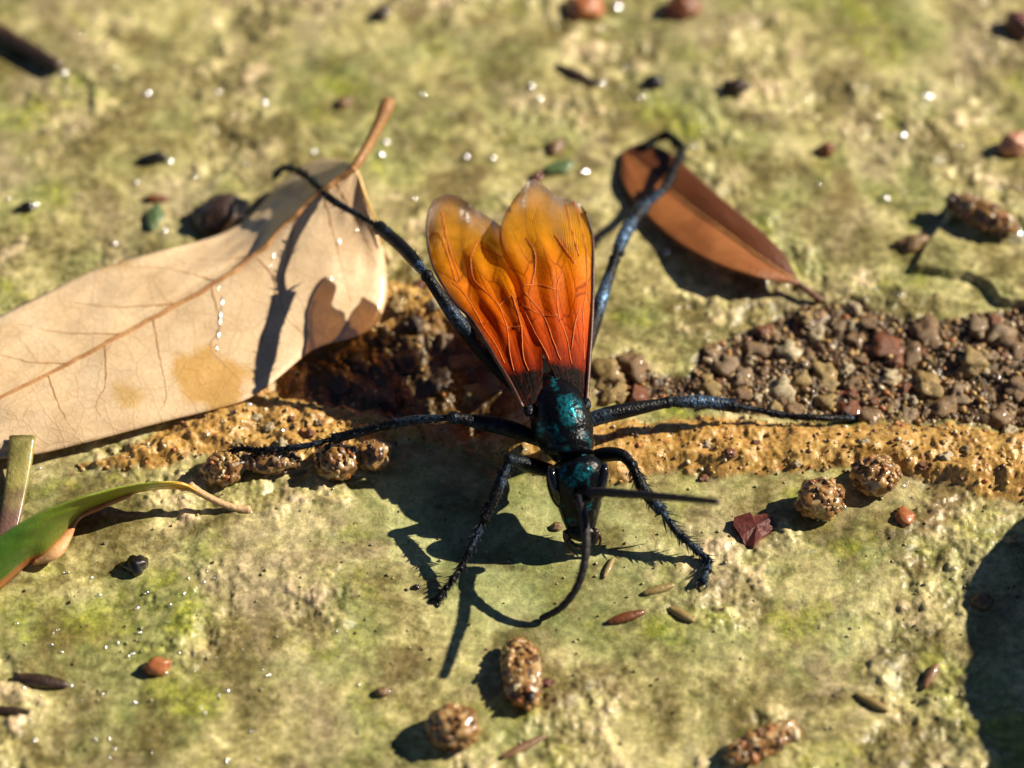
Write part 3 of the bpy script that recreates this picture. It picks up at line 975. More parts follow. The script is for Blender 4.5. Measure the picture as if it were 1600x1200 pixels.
Wc = [(-350, 810, .04), (-150, 756, .08), (0, 717, .14), (60, 709, .16), (140, 690, .18), (260, 658, .19), (370, 630, .19), (415, 606, .19), (440, 586, .20), (492, 545, .20), (553, 527, .16), (588, 507, .16), (603, 465, .22), (603, 425, .32), (597, 385, .48), (578, 322, .80), (560, 268, 1.04)]
blade, bp_ = strip_leaf([Uc, Mc, Wc], 22, 110, M['tan_leaf'], 'blade', tl, 0.02, sag=0.03, wob=0.03, seed=2.0)
mb = MB(); tube(mb, on_sheet(bp_, [(-200, 722), (0, 622), (90, 578), (180, 530), (260, 487), (330, 448), (400, 400), (460, 340), (510, 295), (552, 265)], r=.016, r1=.036, off=(0, -.004, .008)), 0, seg=8, smooth=False)
under(mb.build('midrib', M['rib']), blade)
sv = [[(462, 338), (440, 470), (470, 520), (500, 540)], [(400, 400), (430, 450), (400, 560), (395, 610)], [(505, 300), (530, 400), (550, 480)], [(330, 448), (345, 510), (330, 545), (385, 605)],
      [(240, 497), (250, 560), (260, 620), (240, 655)], [(165, 540), (165, 600), (150, 640), (185, 675)], [(75, 585), (95, 640), (120, 680)],
      [(280, 475), (180, 480), (80, 470)], [(340, 440), (260, 420), (190, 418)], [(190, 522), (100, 520), (20, 505)], [(110, 568), (40, 565), (-40, 540)], [(400, 400), (330, 408), (270, 400)], [(525, 285), (560, 350), (592, 420)]]
for path in sv:
    mb = MB(); tube(mb, on_sheet(bp_, path, r=.011, r1=.005, off=(0, -.003, .005)), 0, seg=6, smooth=False)
    under(mb.build('side_vein', M['rib']), blade)
mb = MB(); tube(mb, [P3((546, 270, 1.08), .045), P3((556, 258, 1.13), .05), P3((575, 228, 1.16), .056), P3((593, 192, 1.24), .064), P3((603, 170, 1.28), .082), P3((608, 158, 1.30), .072)], 0, n=40, seg=14, wob=.06)
stalk = mb.build('stalk', M['stalk'], tl, origin=P3((556, 258, 1.09)))

mb = MB(); tube(mb, [P3((559, 270, 1.07), .02), P3((568, 300, .96), .018), P3((579, 328, .82), .018), P3((590, 354, .68), .016), P3((597, 384, .52), .010)], 0, n=30, seg=8)
under(mb.build('curled_edge', simple_mat('yellow_leaf_edge', (0.55, 0.30, 0.05), (0.72, 0.45, 0.10), 4, 0.45, 0.2, 0.3, 30)), blade)

# narrow brown leaf on the right
M['brown_leaf'] = leaf_mat('russet_dead_leaf', (0.25, 0.075, 0.018), (0.42, 0.155, 0.042), (0.12, 0.035, 0.010), rough=0.42, coat=0.2, transl=0.12, netscale=14, veinamt=0.25,
                           uvgrad=[(1, [(0.42, 1.0), (0.55, 0.0)], (0.13, 0.038, 0.010))])
bl = empty('fallen_leaf', tuple(P(1110, 430, 0.0)))
tag(bl, 'narrow russet brown dead leaf under the wasp hind foot', 'leaf')
Ub = [(982, 231, .05), (1005, 225, .07), (1040, 236, .10), (1080, 268, .14), (1132, 315, .22), (1190, 363, .25), (1225, 400, .22), (1246, 440, .15)]
Mb = [(975, 238, .06), (995, 252, .08), (1030, 285, .11), (1075, 322, .15), (1125, 358, .235), (1180, 398, .26), (1220, 425, .22), (1247, 442, .15)]
Wb = [(970, 245, .05), (974, 288, .07), (1000, 326, .10), (1050, 374, .16), (1110, 409, .26), (1170, 430, .28), (1215, 440, .21), (1246, 444, .14)]
bblade, bbp = strip_leaf([Ub, Mb, Wb], 12, 70, M['brown_leaf'], 'blade', bl, 0.025, sag=0.02, wob=0.006, seed=6.0)
mb = MB(); tube(mb, on_sheet(bbp, [(976, 240), (1030, 285), (1075, 322), (1125, 358), (1180, 398), (1244, 440)], r=.014, r1=.024), 0, seg=8, smooth=False)
under(mb.build('midrib', M['stalk']), bblade)
mb = MB(); tube(mb, [P3((1240, 438, .16), .03), P3((1256, 450, .11), .032), P3((1272, 462, .07), .036), P3((1283, 470, .03), .045)], 0, n=20, seg=10, wob=.08)
mb.build('stalk', simple_mat('wet_brown_stalk', (0.09, 0.03, 0.012), (0.2, 0.07, 0.03), 6, 0.3, 0.7, 0.5, 25), bl, origin=P3((1256, 450, .13)))

# curled green leaf bottom left
M['green_leaf'] = leaf_mat('curled_green_leaf', (0.035, 0.12, 0.008), (0.085, 0.18, 0.015), (0.03, 0.07, 0.01), rough=0.42, coat=0.2, transl=0.2, netscale=16, veinamt=0.2,
                           uvgrad=[(0, [(0.45, 0.0), (0.75, 1.0)], (0.32, 0.36, 0.03)), (0, [(0.86, 0.0), (0.97, 1.0)], (0.80, 0.42, 0.03)), (1, [(0.78, 0.0), (0.88, 1.0)], (0.50, 0.19, 0.05))])
gl_ = empty('curled_leaf', tuple(P(40, 900, 0.0)))
tag(gl_, 'curled green leaf with dry orange rim lying below the tan leaf', 'leaf')
top = [(-180, 960, .25), (-60, 880, .55), (0, 838, .68), (60, 802, .75), (120, 779, .75), (190, 760, .68), (240, 753, .58), (285, 754, .44), (308, 767, .28)]
mid = [(-180, 1000, .10), (-60, 925, .30), (0, 880, .38), (60, 838, .45), (112, 803, .46), (180, 772, .48), (235, 760, .46), (280, 758, .39), (308, 768, .275)]
bot = [(-180, 1040, .0), (-60, 965, .0), (0, 920, .0), (45, 882, .0), (75, 874, .0), (104, 838, .01), (122, 806, .02), (160, 788, .06), (210, 770, .17), (265, 763, .28), (308, 769, .27)]
gblade, gbp = strip_leaf([top, mid, bot], 10, 80, M['green_leaf'], 'blade', gl_, 0.018, sag=0.02, wob=0.02, seed=9.0)
M['tan_rim'] = simple_mat('dry_leaf_rim', (0.46, 0.13, 0.025), (0.74, 0.44, 0.20), 2.2, 0.5, 0.2, 0.4, 30)
mb = MB(); tube(mb, [P3((52, 880, .06), .03), P3((84, 864, .12), .085), P3((103, 840, .13), .06), P3((119, 809, .15), .05), P3((158, 789, .19), .055), P3((203, 771, .28), .04), P3((217, 757, .40), .014)], 0, n=40, seg=8, flat=.6)
under(mb.build('dry_rim', M['tan_rim']), gblade)
mb = MB(); tube(mb, [P3((296, 759, .33), .05), P3((315, 771, .25), .04), P3((345, 786, .14), .038), P3((372, 795, .07), .04), P3((390, 797, .05), .048)], 0, n=30, seg=12, wob=.05)
mb.build('stalk', simple_mat('pale_stalk', (0.52, 0.30, 0.12), (0.66, 0.45, 0.24), 6, 0.5, 0.1, 0.5, 35), gl_, origin=P3((345, 786, .14)))

# straw-coloured stem fragment resting on the tan leaf edge
stx = MB()
top_ = [(35, 682, .28), (30, 730, .19), (20, 790, .09), (9, 845, .02)]
cs = resample([P3(p) for p in top_], 24)
wdt = np.linspace(.14, .10, 24)
vs, fs = [], []
prof = [(-1, 0), (-.8, .16), (-.3, .14), (0, .20), (.3, .15), (.8, .17), (1, 0), (.6, -.12), (-.6, -.12)]
for i in range(24):
    for (a_, b_) in prof:
        vs.append((cs[i, 0] + a_ * wdt[i], cs[i, 1], cs[i, 2] + b_ * wdt[i] * 1.1))
m_ = len(prof)
for i in range(23):
    for k in range(m_):
        fs.append((i * m_ + k, i * m_ + (k + 1) % m_, (i + 1) * m_ + (k + 1) % m_, (i + 1) * m_ + k))
fs.append(tuple(range(m_))); fs.append(tuple(reversed(range(23 * m_, 24 * m_))))
stx.add(vs, fs)
t_ = NT('straw_stem'); v_ = obj_vec(t_)
gy_ = t_.n('SeparateXYZ', {0: v_}).outputs[1]
scol = t_.mix(t_.ramp(t_.math('ADD', gy_, t_.math('MULTIPLY', t_.noise(v_, 4, 4), .4)), [(0.0, 1.0), (0.35, 0.0)]), t_.ramp(t_.noise(v_, 5, 5), [(.35, (0.19, 0.165, 0.04)), (.65, (0.40, 0.34, 0.10))]), (0.19, 0.10, 0.075))
pp = t_.n('BsdfPrincipled', {'Base Color': scol, 'Roughness': 0.5, 'Coat Weight': 0.3, 'Coat Roughness': 0.15, 'Normal': t_.bump(t_.noise(v_, 25, 4), .5, .02)})
so = stx.build('stem_fragment', t_.done(pp), origin=P3((16, 780, .08)), smooth=True)
tag(so, 'flat ribbed straw-green stem fragment leaning on the tan leaf edge', 'stem')

# ------------------------------------------------------------------ loose things on the stone
M['bark'] = simple_mat('dark_bark', (0.022, 0.012, 0.008), (0.07, 0.035, 0.02), 5, 0.4, 0.5, 0.7, 14)
M['black'] = simple_mat('wet_black_seed', (0.006, 0.005, 0.005), (0.02, 0.014, 0.012), 6, 0.25, 0.8, 0.4, 16)
M['maroon'] = simple_mat('maroon_flake', (0.085, 0.018, 0.012), (0.17, 0.045, 0.03), 6, 0.35, 0.5, 0.6, 14)
M['pink'] = simple_mat('pink_pebble', (0.42, 0.17, 0.09), (0.60, 0.30, 0.19), 5, 0.35, 0.6, 0.4, 18)
M['orange'] = simple_mat('orange_pebble', (0.32, 0.09, 0.025), (0.50, 0.19, 0.07), 6, 0.3, 0.7, 0.4, 18)
M['redbrown'] = simple_mat('red_brown_pebble', (0.12, 0.035, 0.012), (0.26, 0.09, 0.03), 6, 0.3, 0.7, 0.5, 18)
M['cream'] = simple_mat('cream_pebble', (0.24, 0.17, 0.08), (0.62, 0.52, 0.32), 6, 0.5, 0.25, 0.4, 18)
M['grey'] = simple_mat('grey_pebble', (0.15, 0.095, 0.05), (0.36, 0.25, 0.14), 7, 0.5, 0.25, 0.5, 18)
M['ochre'] = simple_mat('ochre_pebble', (0.18, 0.11, 0.035), (0.44, 0.31, 0.11), 7, 0.5, 0.25, 0.5, 18)
M['brown'] = simple_mat('brown_pebble', (0.11, 0.06, 0.025), (0.30, 0.18, 0.075), 7, 0.45, 0.25, 0.5, 18)
def case_mat():
    t = NT('grain_case_wall'); v = obj_vec(t)
    c = t.vor(v, 16.0, out='Color')
    col = t.ramp(c, [(0.15, (0.10, 0.042, 0.012)), (0.4, (0.26, 0.12, 0.032)), (0.6, (0.40, 0.21, 0.06)), (0.85, (0.52, 0.36, 0.17))])
    col = t.mix(0.6, col, t.ramp(t.noise(v, 6, 4), [(0.3, 0.45), (0.7, 1.3)]), 'MULTIPLY')
    nb = t.bump(t.vor(v, 16.0), -0.6, 0.03)
    return t.done(t.n('BsdfPrincipled', {'Base Color': col, 'Roughness': 0.3, 'Normal': nb, 'Coat Weight': 0.9, 'Coat Roughness': 0.08, 'Coat IOR': 1.35}))


M['case'] = case_mat()
M['greenflake'] = simple_mat('green_flake', (0.07, 0.12, 0.04), (0.13, 0.18, 0.07), 6, 0.4, 0.4, 0.4, 18)
M['seed'] = simple_mat('brown_seed', (0.16, 0.075, 0.035), (0.30, 0.16, 0.075), 5, 0.35, 0.5, 0.4, 25)
M['straw'] = simple_mat('straw_seed', (0.24, 0.16, 0.05), (0.38, 0.27, 0.10), 5, 0.4, 0.4, 0.4, 25)


def nugget(name, label, cat, uv, r, mat, seed, rotz=0.0, amp=0.35, freq=1.4, facet=0.25, sink=0.35, sub=3, lift=0.0, group=None):
    p = PG(uv[0], uv[1] + r[2] * 55, 0.0)
    c = (p[0], p[1], p[2] + r[2] * (1 - 2 * sink) * 0.9 + lift)
    b = MB(); blob(b, (0, 0, 0), r, sub, 0, Matrix.Rotation(rotz, 3, 'Z'), amp, freq, seed, facet)
    o = b.build(name, mat); o.location = c
    return tag(o, label, cat, group)


def case(name, label, uv, r, rotz, seed, ngr, cols, cat='case', hole=None, lift=0.0, core='case', group=None):
    """a larval case: a core with grains glued all over"""
    p = PG(uv[0], uv[1] + r[2] * 60, 0.0)
    root = empty(name, (p[0], p[1], p[2])); tag(root, label, cat, group)
    rot = Matrix.Rotation(rotz, 3, 'Z')
    rr = random.Random(seed)
    b = MB(); blob(b, (0, 0, r[2] * .72 + lift), r, 4, 0, rot, .22, 2.2, seed, .15)
    b.build('core', M[core], root).location = (0, 0, 0)
    g = MB()
    for k in range(int(ngr * 1.7)):
        d = Vector((rr.gauss(0, 1), rr.gauss(0, 1), rr.gauss(.25, 1))).normalized()
        q = rot @ Vector((d.x * r[0], d.y * r[1], d.z * r[2])) * rr.uniform(.84, .95)
        s = rr.uniform(.016, .045) * (1 if rr.random() < .9 else 1.6)
        rt = Matrix.Rotation(rr.uniform(0, 6), 3, 'Z') @ Matrix.Rotation(rr.uniform(0, 6), 3, 'X')
        blob(g, (q.x, q.y, q.z + r[2] * .72 + lift), (s * rr.uniform(.8, 1.4), s, s * rr.uniform(.5, .9)), 2 if s > .035 else 1, 0, rt, .6, 1.5, rr.random() * 50, .5, col=rr.choice(cols))
    go = g.build('grain_coat', M['grain'], root); go.location = (0, 0, 0); tag(go, kind='stuff')
    if hole:
        h = MB(); hp = P(hole[0], hole[1], p[2] + r[2] * 1.2)
        blob(h, (0, 0, 0), hole[2], 3, 0, rot, .2, 1.2, seed + 3)
        ho = h.build('mouth_opening', M['black'], root); ho.location = (hp[0] - p[0], hp[1] - p[1], hp[2] - p[2])
    return root


TAN = [(0.46, 0.29, 0.09), (0.52, 0.36, 0.14), (0.40, 0.24, 0.07), (0.44, 0.27, 0.08), (0.30, 0.15, 0.045), (0.72, 0.60, 0.40), (0.42, 0.15, 0.045), (0.20, 0.10, 0.03), (0.12, 0.06, 0.025)]
DRK = [(0.22, 0.14, 0.07), (0.14, 0.08, 0.04), (0.34, 0.23, 0.12), (0.42, 0.32, 0.2), (0.20, 0.09, 0.04), (0.10, 0.06, 0.035)]
BRN = [(0.30, 0.15, 0.045), (0.38, 0.21, 0.07), (0.20, 0.09, 0.028), (0.13, 0.06, 0.02), (0.46, 0.28, 0.11), (0.62, 0.50, 0.30), (0.34, 0.12, 0.03)]
case('pebble_case', 'round shiny brown case of grains casting a shadow beside the maroon flake', (1281, 782), (.25, .22, .21), .3, 3, 70, BRN)
case('pebble_case', 'dark amber brown case half tucked under the sand seam edge', (1366, 745), (.27, .22, .20), .2, 4, 55, BRN)
case('pebble_case', 'domed brown case with pale grain lying on its own beyond the antenna shadow', (709, 1138), (.26, .24, .20), -.3, 5, 46, BRN)
case('pebble_case', 'small orange brown case studded with white grains by the left middle foot', (528, 722), (.24, .22, .19), 0, 6, 60, BRN)
case('pebble_case', 'dark brown wet case at the edge of the wasp shadow', (585, 712), (.20, .18, .16), .5, 7, 24, DRK)
case('grain_tube', 'upright tube of glued tan grains with a dark hole beyond the antenna shadow', (815, 1052), (.20, .42, .15), .12, 8, 120, BRN, hole=(828, 1086, (.05, .08, .04)))
case('grain_tube', 'ragged tube of brown grains at the green stone foreground edge', (1190, 1160), (.42, .15, .10), .5, 9, 110, BRN)
case('grain_tube', 'brown tube of coarse grains with orange lump near the pink pebble', (1533, 336), (.44, .17, .15), -.62, 10, 90, DRK + [(0.45, 0.2, 0.08)])
case('grain_tube', 'crumbly tan grain case beside the shiny black pebble', (350, 732), (.22, .20, .14), .2, 12, 80, TAN)
case('grain_tube', 'grey brown grain case between black pebble and left middle foot', (425, 722), (.30, .14, .12), .05, 13, 60, DRK)
nugget('pebble', 'smooth shiny black pebble wedged in the grain case by the tan leaf', 'pebble', (374, 733), (.13, .10, .11), M['black'], 2.0, .2, lift=.08)

# plain pebbles and crumbs seen singly
nug = [
    ('bark_chip', 'large dark bark chip tucked behind the tan leaf', 'bark', (345, 330), (.34, .26, .20), 'bark', 0.4),
    ('bark_crumb', 'black and orange broken crumb on open stone above the brown leaf', 'crumb', (1150, 133), (.17, .10, .11), 'bark', -.2),
    ('bark_crumb', 'small black crumb with pointed ends above the tan leaf', 'crumb', (240, 246), (.16, .08, .07), 'black', .1),
    ('seed', 'round black seed in its own shadow left of the bark chip', 'seed', (42, 322), (.10, .08, .08), 'black', .3),
    ('crumb', 'small red brown wet crumb to the upper right of the brown leaf', 'crumb', (1290, 232), (.12, .09, .09), 'redbrown', .2),
    ('seed', 'black seed between the top pebbles and the brown leaf', 'seed', (1020, 127), (.13, .09, .08), 'black', .4),
    ('pebble', 'dark orange pebble at the far edge beside a bright water bead', 'pebble', (912, 8), (.26, .2, .17), 'orange', .1),
    ('pebble', 'rust brown pebble at the far edge, farther from the wasp wing', 'pebble', (1062, 10), (.24, .2, .16), 'redbrown', .5),
    ('pebble', 'salmon pink rounded pebble', 'pebble', (1583, 222), (.17, .15, .19), 'pink', .2),
    ('pebble', 'dark maroon pebble at the far corner', 'pebble', (1594, 35), (.17, .2, .20), 'maroon', .7),
    ('crumb', 'small dark purple crumb at the right wing tip', 'crumb', (838, 276), (.09, .07, .06), 'maroon', .7),
    ('flake', 'dull green flake just past the right wing tip', 'flake', (872, 262), (.20, .10, .05), 'greenflake', .3),
    ('flake', 'green plant flake with rusty cap above the tan leaf', 'flake', (242, 338), (.10, .20, .06), 'greenflake', -.1),
    ('crumb', 'rusty crumb capping the green flake', 'crumb', (242, 310), (.17, .05, .05), 'redbrown', .1),
    ('seed', 'glossy black seed with a gap below the curled green leaf', 'seed', (212, 881), (.135, .11, .11), 'black', .2),
    ('pebble', 'small shiny orange pebble on the mottled stone below the curled leaf', 'pebble', (247, 1038), (.14, .10, .10), 'orange', .1),
    ('crumb', 'tiny purple crumb beside the grain tube with a hole', 'crumb', (854, 1066), (.06, .05, .045), 'maroon', .1),
    ('crumb', 'rust brown crumb below the amber case', 'crumb', (1412, 806), (.10, .13, .06), 'orange', .3),
    ('crumb', 'small brown crumb with a water bead left of the domed case', 'crumb', (598, 1080), (.09, .06, .05), 'brown', .3),
    ('crumb', 'tiny black crumb by the left front foot', 'crumb', (650, 917), (.045, .035, .03), 'black', .3),
    ('pebble', 'amber translucent pebble beside the left front knee', 'pebble', (817, 703), (.09, .08, .075), 'ochre', .3),
    ('crumb', 'dark brown crumb close to the head shadow', 'crumb', (870, 822), (.07, .05, .04), 'brown', .3),
    ('crumb', 'brown wet crumb on open stone near the shaded corner', 'crumb', (1535, 938), (.12, .10, .07), 'brown', .3),
    ('crumb', 'brown lump of silt right of the brown leaf stalk', 'crumb', (1425, 378), (.18, .12, .09), 'brown', .3),
    ('crumb', 'dark streaky brown crumb beyond the wings', 'crumb', (868, 228), (.14, .1, .07), 'brown', .8),
    ('crumb', 'dark brown crumb on far stone above the raised leaf stalk', 'crumb', (597, 18), (.12, .1, .08), 'bark', .8),
    ('crumb', 'small dark crumb left of the raised leaf stalk', 'crumb', (538, 158), (.12, .08, .06), 'brown', .8),
]
for k, (nm, lb, ct, uv, r, mt, rz) in enumerate(nug):
    nugget(nm, lb, ct, uv, r, M[mt], 3.0 + k * 1.37, rz)
# maroon angular flake
fl = MB()
pc = PG(1178, 826, .0)
outl = [(1147, 808), (1172, 800), (1178, 806), (1196, 802), (1208, 806), (1210, 824), (1200, 834), (1190, 838), (1178, 852), (1164, 852), (1158, 838), (1146, 820)]
tp = [P(u, v, pc[2] + .07 + .03 * math.sin(k * 1.9)) - pc for k, (u, v) in enumerate(outl)]
bt = [p_ + np.array((rnd.uniform(-.02, .02), rnd.uniform(-.02, .02), -.10)) for p_ in tp]
ctp = np.mean(tp, 0) + np.array((0.02, .0, .03)); n_ = len(outl)
fl.add([*tp, *bt, ctp], [(n_ * 2, k, (k + 1) % n_) for k in range(n_)][::-1] + [(k, n_ + k, n_ + (k + 1) % n_, (k + 1) % n_) for k in range(n_)] + [tuple(range(n_, 2 * n_))])
fo = fl.build('bark_flake', M['maroon'], smooth=False); fo.location = pc
tag(fo, 'angular maroon flake lying beside the round shiny brown case', 'flake')


# small spindle seeds
def seed_obj(u0, v0, u1, v1, w, mat, label, name='seed', cat='seed', group=None, lift=.02):
    a_ = PG(u0, v0, lift); b_ = PG(u1, v1, lift)
    rows = []
    for k in range(7):
        f = k / 6
        p_ = a_ * (1 - f) + b_ * f
        rows.append((*p_, w * (0.25 + .95 * math.sin(math.pi * (0.08 + .84 * f)) ** .8)))
    o_ = tuple((a_ + b_) / 2)
    m__ = MB(); tube(m__, rows, 0, n=18, seg=9, flat=.75, wob=.06)
    return tag(m__.build(name, M[mat], origin=o_), label, cat, group)


seed_obj(951, 972, 1006, 956, .048, 'redbrown', 'red brown spindle seed lying right of the curved antenna tip')
seed_obj(1006, 927, 1053, 914, .042, 'straw', 'pale brown spindle seed near the right front foot')
seed_obj(1046, 950, 1084, 970, .042, 'straw', 'yellowish bent seed between two spindle seeds')
seed_obj(1444, 1074, 1464, 1038, .045, 'seed', 'small grey brown seed near the shaded corner')
seed_obj(1338, 1084, 1388, 1110, .04, 'straw', 'olive straw sliver left of the shaded corner')
seed_obj(783, 1184, 852, 1150, .038, 'seed', 'thin brown sliver right of the domed brown case')
seed_obj(944, 902, 958, 872, .028, 'straw', 'tiny curved straw sliver with a water bead by the antenna')
seed_obj(22, 1058, 104, 1070, .065, 'bark', 'short dark brown twig on mottled stone below the curled leaf', 'twig', 'twig')
seed_obj(-30, 1108, 46, 1112, .04, 'bark', 'thin dark twig below the short dark brown twig', 'twig', 'twig')
seed_obj(870, 102, 932, 132, .05, 'bark', 'slim dark sliver on far stone beyond the wings', 'sliver', 'sliver')
tw = MB()
tube(tw, [(*PG(-160, -40, .10), .10), (*PG(-40, 28, .10), .10), (*PG(30, 68, .09), .095), (*PG(92, 106, .07), .08)], 0, n=40, seg=12, wob=.1)
tag(tw.build('twig', M['bark'], origin=tuple(PG(-30, 35, .1))), 'thick dark twig lying on far stone', 'twig')

# ------------------------------------------------------------------ gravel bank: pebbles one can tell apart
M['shade_dark'] = simple_mat('shade_darkened_pebble', (0.022, 0.012, 0.006), (0.10, 0.055, 0.022), 6, 0.35, 0.6, 0.5, 14)  # darker brown pebble: shade of the hollow put into its colour
variants = {}
for kind in ('cream', 'grey', 'ochre', 'brown', 'redbrown', 'shade_dark'):
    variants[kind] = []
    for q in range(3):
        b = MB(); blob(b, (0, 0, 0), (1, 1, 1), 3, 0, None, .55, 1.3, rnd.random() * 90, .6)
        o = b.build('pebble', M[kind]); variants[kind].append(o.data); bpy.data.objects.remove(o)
LBL = {'cream': 'cream coloured angular pebble in the wet gravel bank', 'grey': 'grey angular pebble in the wet gravel bank', 'ochre': 'ochre yellow pebble in the wet gravel bank',
       'brown': 'dark brown pebble in the wet gravel bank', 'redbrown': 'red brown pebble in the wet gravel bank'}


def pebble(u, v, r, kind, squash=.62, sink=.5, label=None, group=None):
    p = PG(u, v + r * 40, 0)
    o = bpy.data.objects.new('pebble', rnd.choice(variants[kind])); C.objects.link(o)
    o.scale = (r * rnd.uniform(.95, 1.2), r * rnd.uniform(.85, 1.1), r * squash)
    o.rotation_euler = (rnd.uniform(-.3, .3), rnd.uniform(-.3, .3), rnd.uniform(0, 6.28))
    o.location = (p[0], p[1], p[2] + r * squash * (1 - 2 * sink))
    return tag(o, label or LBL[kind], 'pebble', group or (kind + ' pebbles of the gravel bank'))


known = [(1232, 545, .17, 'cream'), (1220, 605, .18, 'cream'), (1252, 590, .14, 'ochre'), (1335, 480, .16, 'cream'), (1392, 585, .13, 'cream'), (1450, 595, .19, 'ochre'), (1130, 560, .22, 'grey'), (1290, 585, .17, 'ochre'),
         (1380, 535, .20, 'redbrown'), (1340, 532, .14, 'brown'), (1420, 545, .17, 'brown'), (1450, 515, .20, 'brown'), (1290, 625, .14, 'ochre'), (1330, 635, .15, 'redbrown'), (1470, 630, .17, 'brown'),
         (1520, 560, .20, 'ochre'), (1560, 520, .18, 'grey'), (1585, 540, .17, 'brown'), (1530, 505, .15, 'grey'), (1555, 650, .19, 'brown'), (1580, 672, .10, 'cream'), (1275, 518, .10, 'cream'), (1310, 510, .10, 'grey'),
         (1175, 545, .15, 'brown'), (1195, 515, .13, 'redbrown'), (1160, 590, .14, 'grey'), (1110, 605, .12, 'ochre'), (950, 580, .19, 'ochre'), (990, 568, .20, 'brown'), (960, 612, .16, 'ochre'), (1000, 612, .12, 'redbrown'),
         (1330, 610, .09, 'redbrown'), (1240, 640, .12, 'brown'), (1360, 650, .12, 'brown'), (1420, 645, .13, 'grey'), (1500, 610, .14, 'grey'), (1595, 600, .16, 'brown'), (1415, 605, .10, 'redbrown'), (1360, 500, .12, 'brown')]
OWN = {(1232, 545): 'largest pale cream pebble in the wet gravel bank', (1220, 605): 'broad yellowish cream pebble near the right middle shin', (1335, 480): 'cream pebble topping the gravel bank near the brown leaf stalk',
       (1130, 560): 'big grey pebble at the gravel bank end facing the wasp', (1380, 535): 'big red brown pebble in the middle of the gravel bank', (1450, 595): 'large yellow ochre pebble in the middle of the gravel bank',
       (950, 580): 'ochre pebble touching the right wing base', (990, 568): 'brown pebble beside the ochre pebbles by the right wing', (960, 612): 'ochre pebble between right wing and right middle thigh', (1000, 612): 'red brown pebble behind the right middle thigh',
       (1580, 672): 'small cream pebble between gravel bank and sand seam', (1330, 635): 'red brown pebble at the tip of the right middle foot', (1520, 560): 'largest ochre pebble of the gravel bank', (1555, 650): 'big brown pebble against the sand seam',
       (1110, 605): 'ochre pebble just behind the right middle shin', (1450, 515): 'big brown pebble on the far rim of the gravel bank', (1560, 520): 'big grey pebble below the slab ledge', (1392, 585): 'small square cream pebble beside the large yellow ochre one'}
for (u, v, r, k) in known:
    lb = OWN.get((u, v))
    pebble(u, v, r, k, label=lb)
placed = [(u, v) for u, v, _, _ in known]
tries = 0
while len(placed) < 105 and tries < 4000:
    tries += 1
    u, v = rnd.uniform(1090, 1640), rnd.uniform(480, 660)
    p = P(u, v, 0)
    if poly_sd(np.array([p[0]]), np.array([p[1]]), GRAV)[0] < .06:
        continue
    if min((a_ - u) ** 2 + ((b_ - v) * 1.3) ** 2 for a_, b_ in placed) < 17 ** 2:
        continue
    placed.append((u, v))
    k_ = rnd.choice(['cream', 'grey', 'grey', 'ochre', 'brown', 'brown', 'redbrown'])
    pebble(u, v, rnd.uniform(.045, .11), k_, label='small ' + LBL[k_], group='small ' + k_ + ' pebbles of the gravel bank')
# pebbles in the shaded hollow behind the wasp
for (u, v, r, k, lb) in [(620, 470, .12, 'ochre', 'sunlit ochre pebble at the rim of the shaded hollow'), (650, 500, .13, 'shade_dark', None), (600, 520, .12, 'shade_dark', None), (560, 560, .16, 'shade_dark', None), (640, 560, .17, 'shade_dark', None), (700, 530, .12, 'grey', 'grey pebble in the shaded hollow'),
                         (690, 590, .15, 'shade_dark', None), (742, 612, .15, 'ochre', 'sunlit ochre pebble against the left hind thigh'), (722, 562, .14, 'ochre', 'half sunlit ochre pebble under the left wing'), (600, 620, .15, 'shade_dark', None), (530, 600, .13, 'shade_dark', None),
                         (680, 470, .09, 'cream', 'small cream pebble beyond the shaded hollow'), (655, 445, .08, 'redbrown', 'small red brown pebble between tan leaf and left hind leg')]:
    pebble(u, v, r, k, label=lb or 'shade-darkened pebble in the shaded hollow', group='pebbles of the shaded hollow')
# pebbles set in the sand seam
for (u, v, r, k) in [(1105, 692, .06, 'cream'), (1140, 705, .07, 'redbrown'), (1245, 722, .06, 'cream'), (1350, 690, .06, 'cream'), (1100, 745, .07, 'redbrown'), (1480, 712, .08, 'cream'), (1510, 700, .06, 'ochre'),
                     (1440, 725, .07, 'redbrown'), (1180, 690, .05, 'redbrown'), (420, 665, .06, 'cream'), (455, 652, .05, 'redbrown'), (485, 675, .07, 'redbrown'), (440, 690, .07, 'cream'), (370, 690, .06, 'ochre'), (400, 650, .06, 'cream'), (500, 660, .05, 'brown')]:
    pebble(u, v, r, k, label=k.replace('redbrown', 'red brown') + ' grain-sized pebble set in the tan sand seam', group=k + ' pebbles of the sand seam')

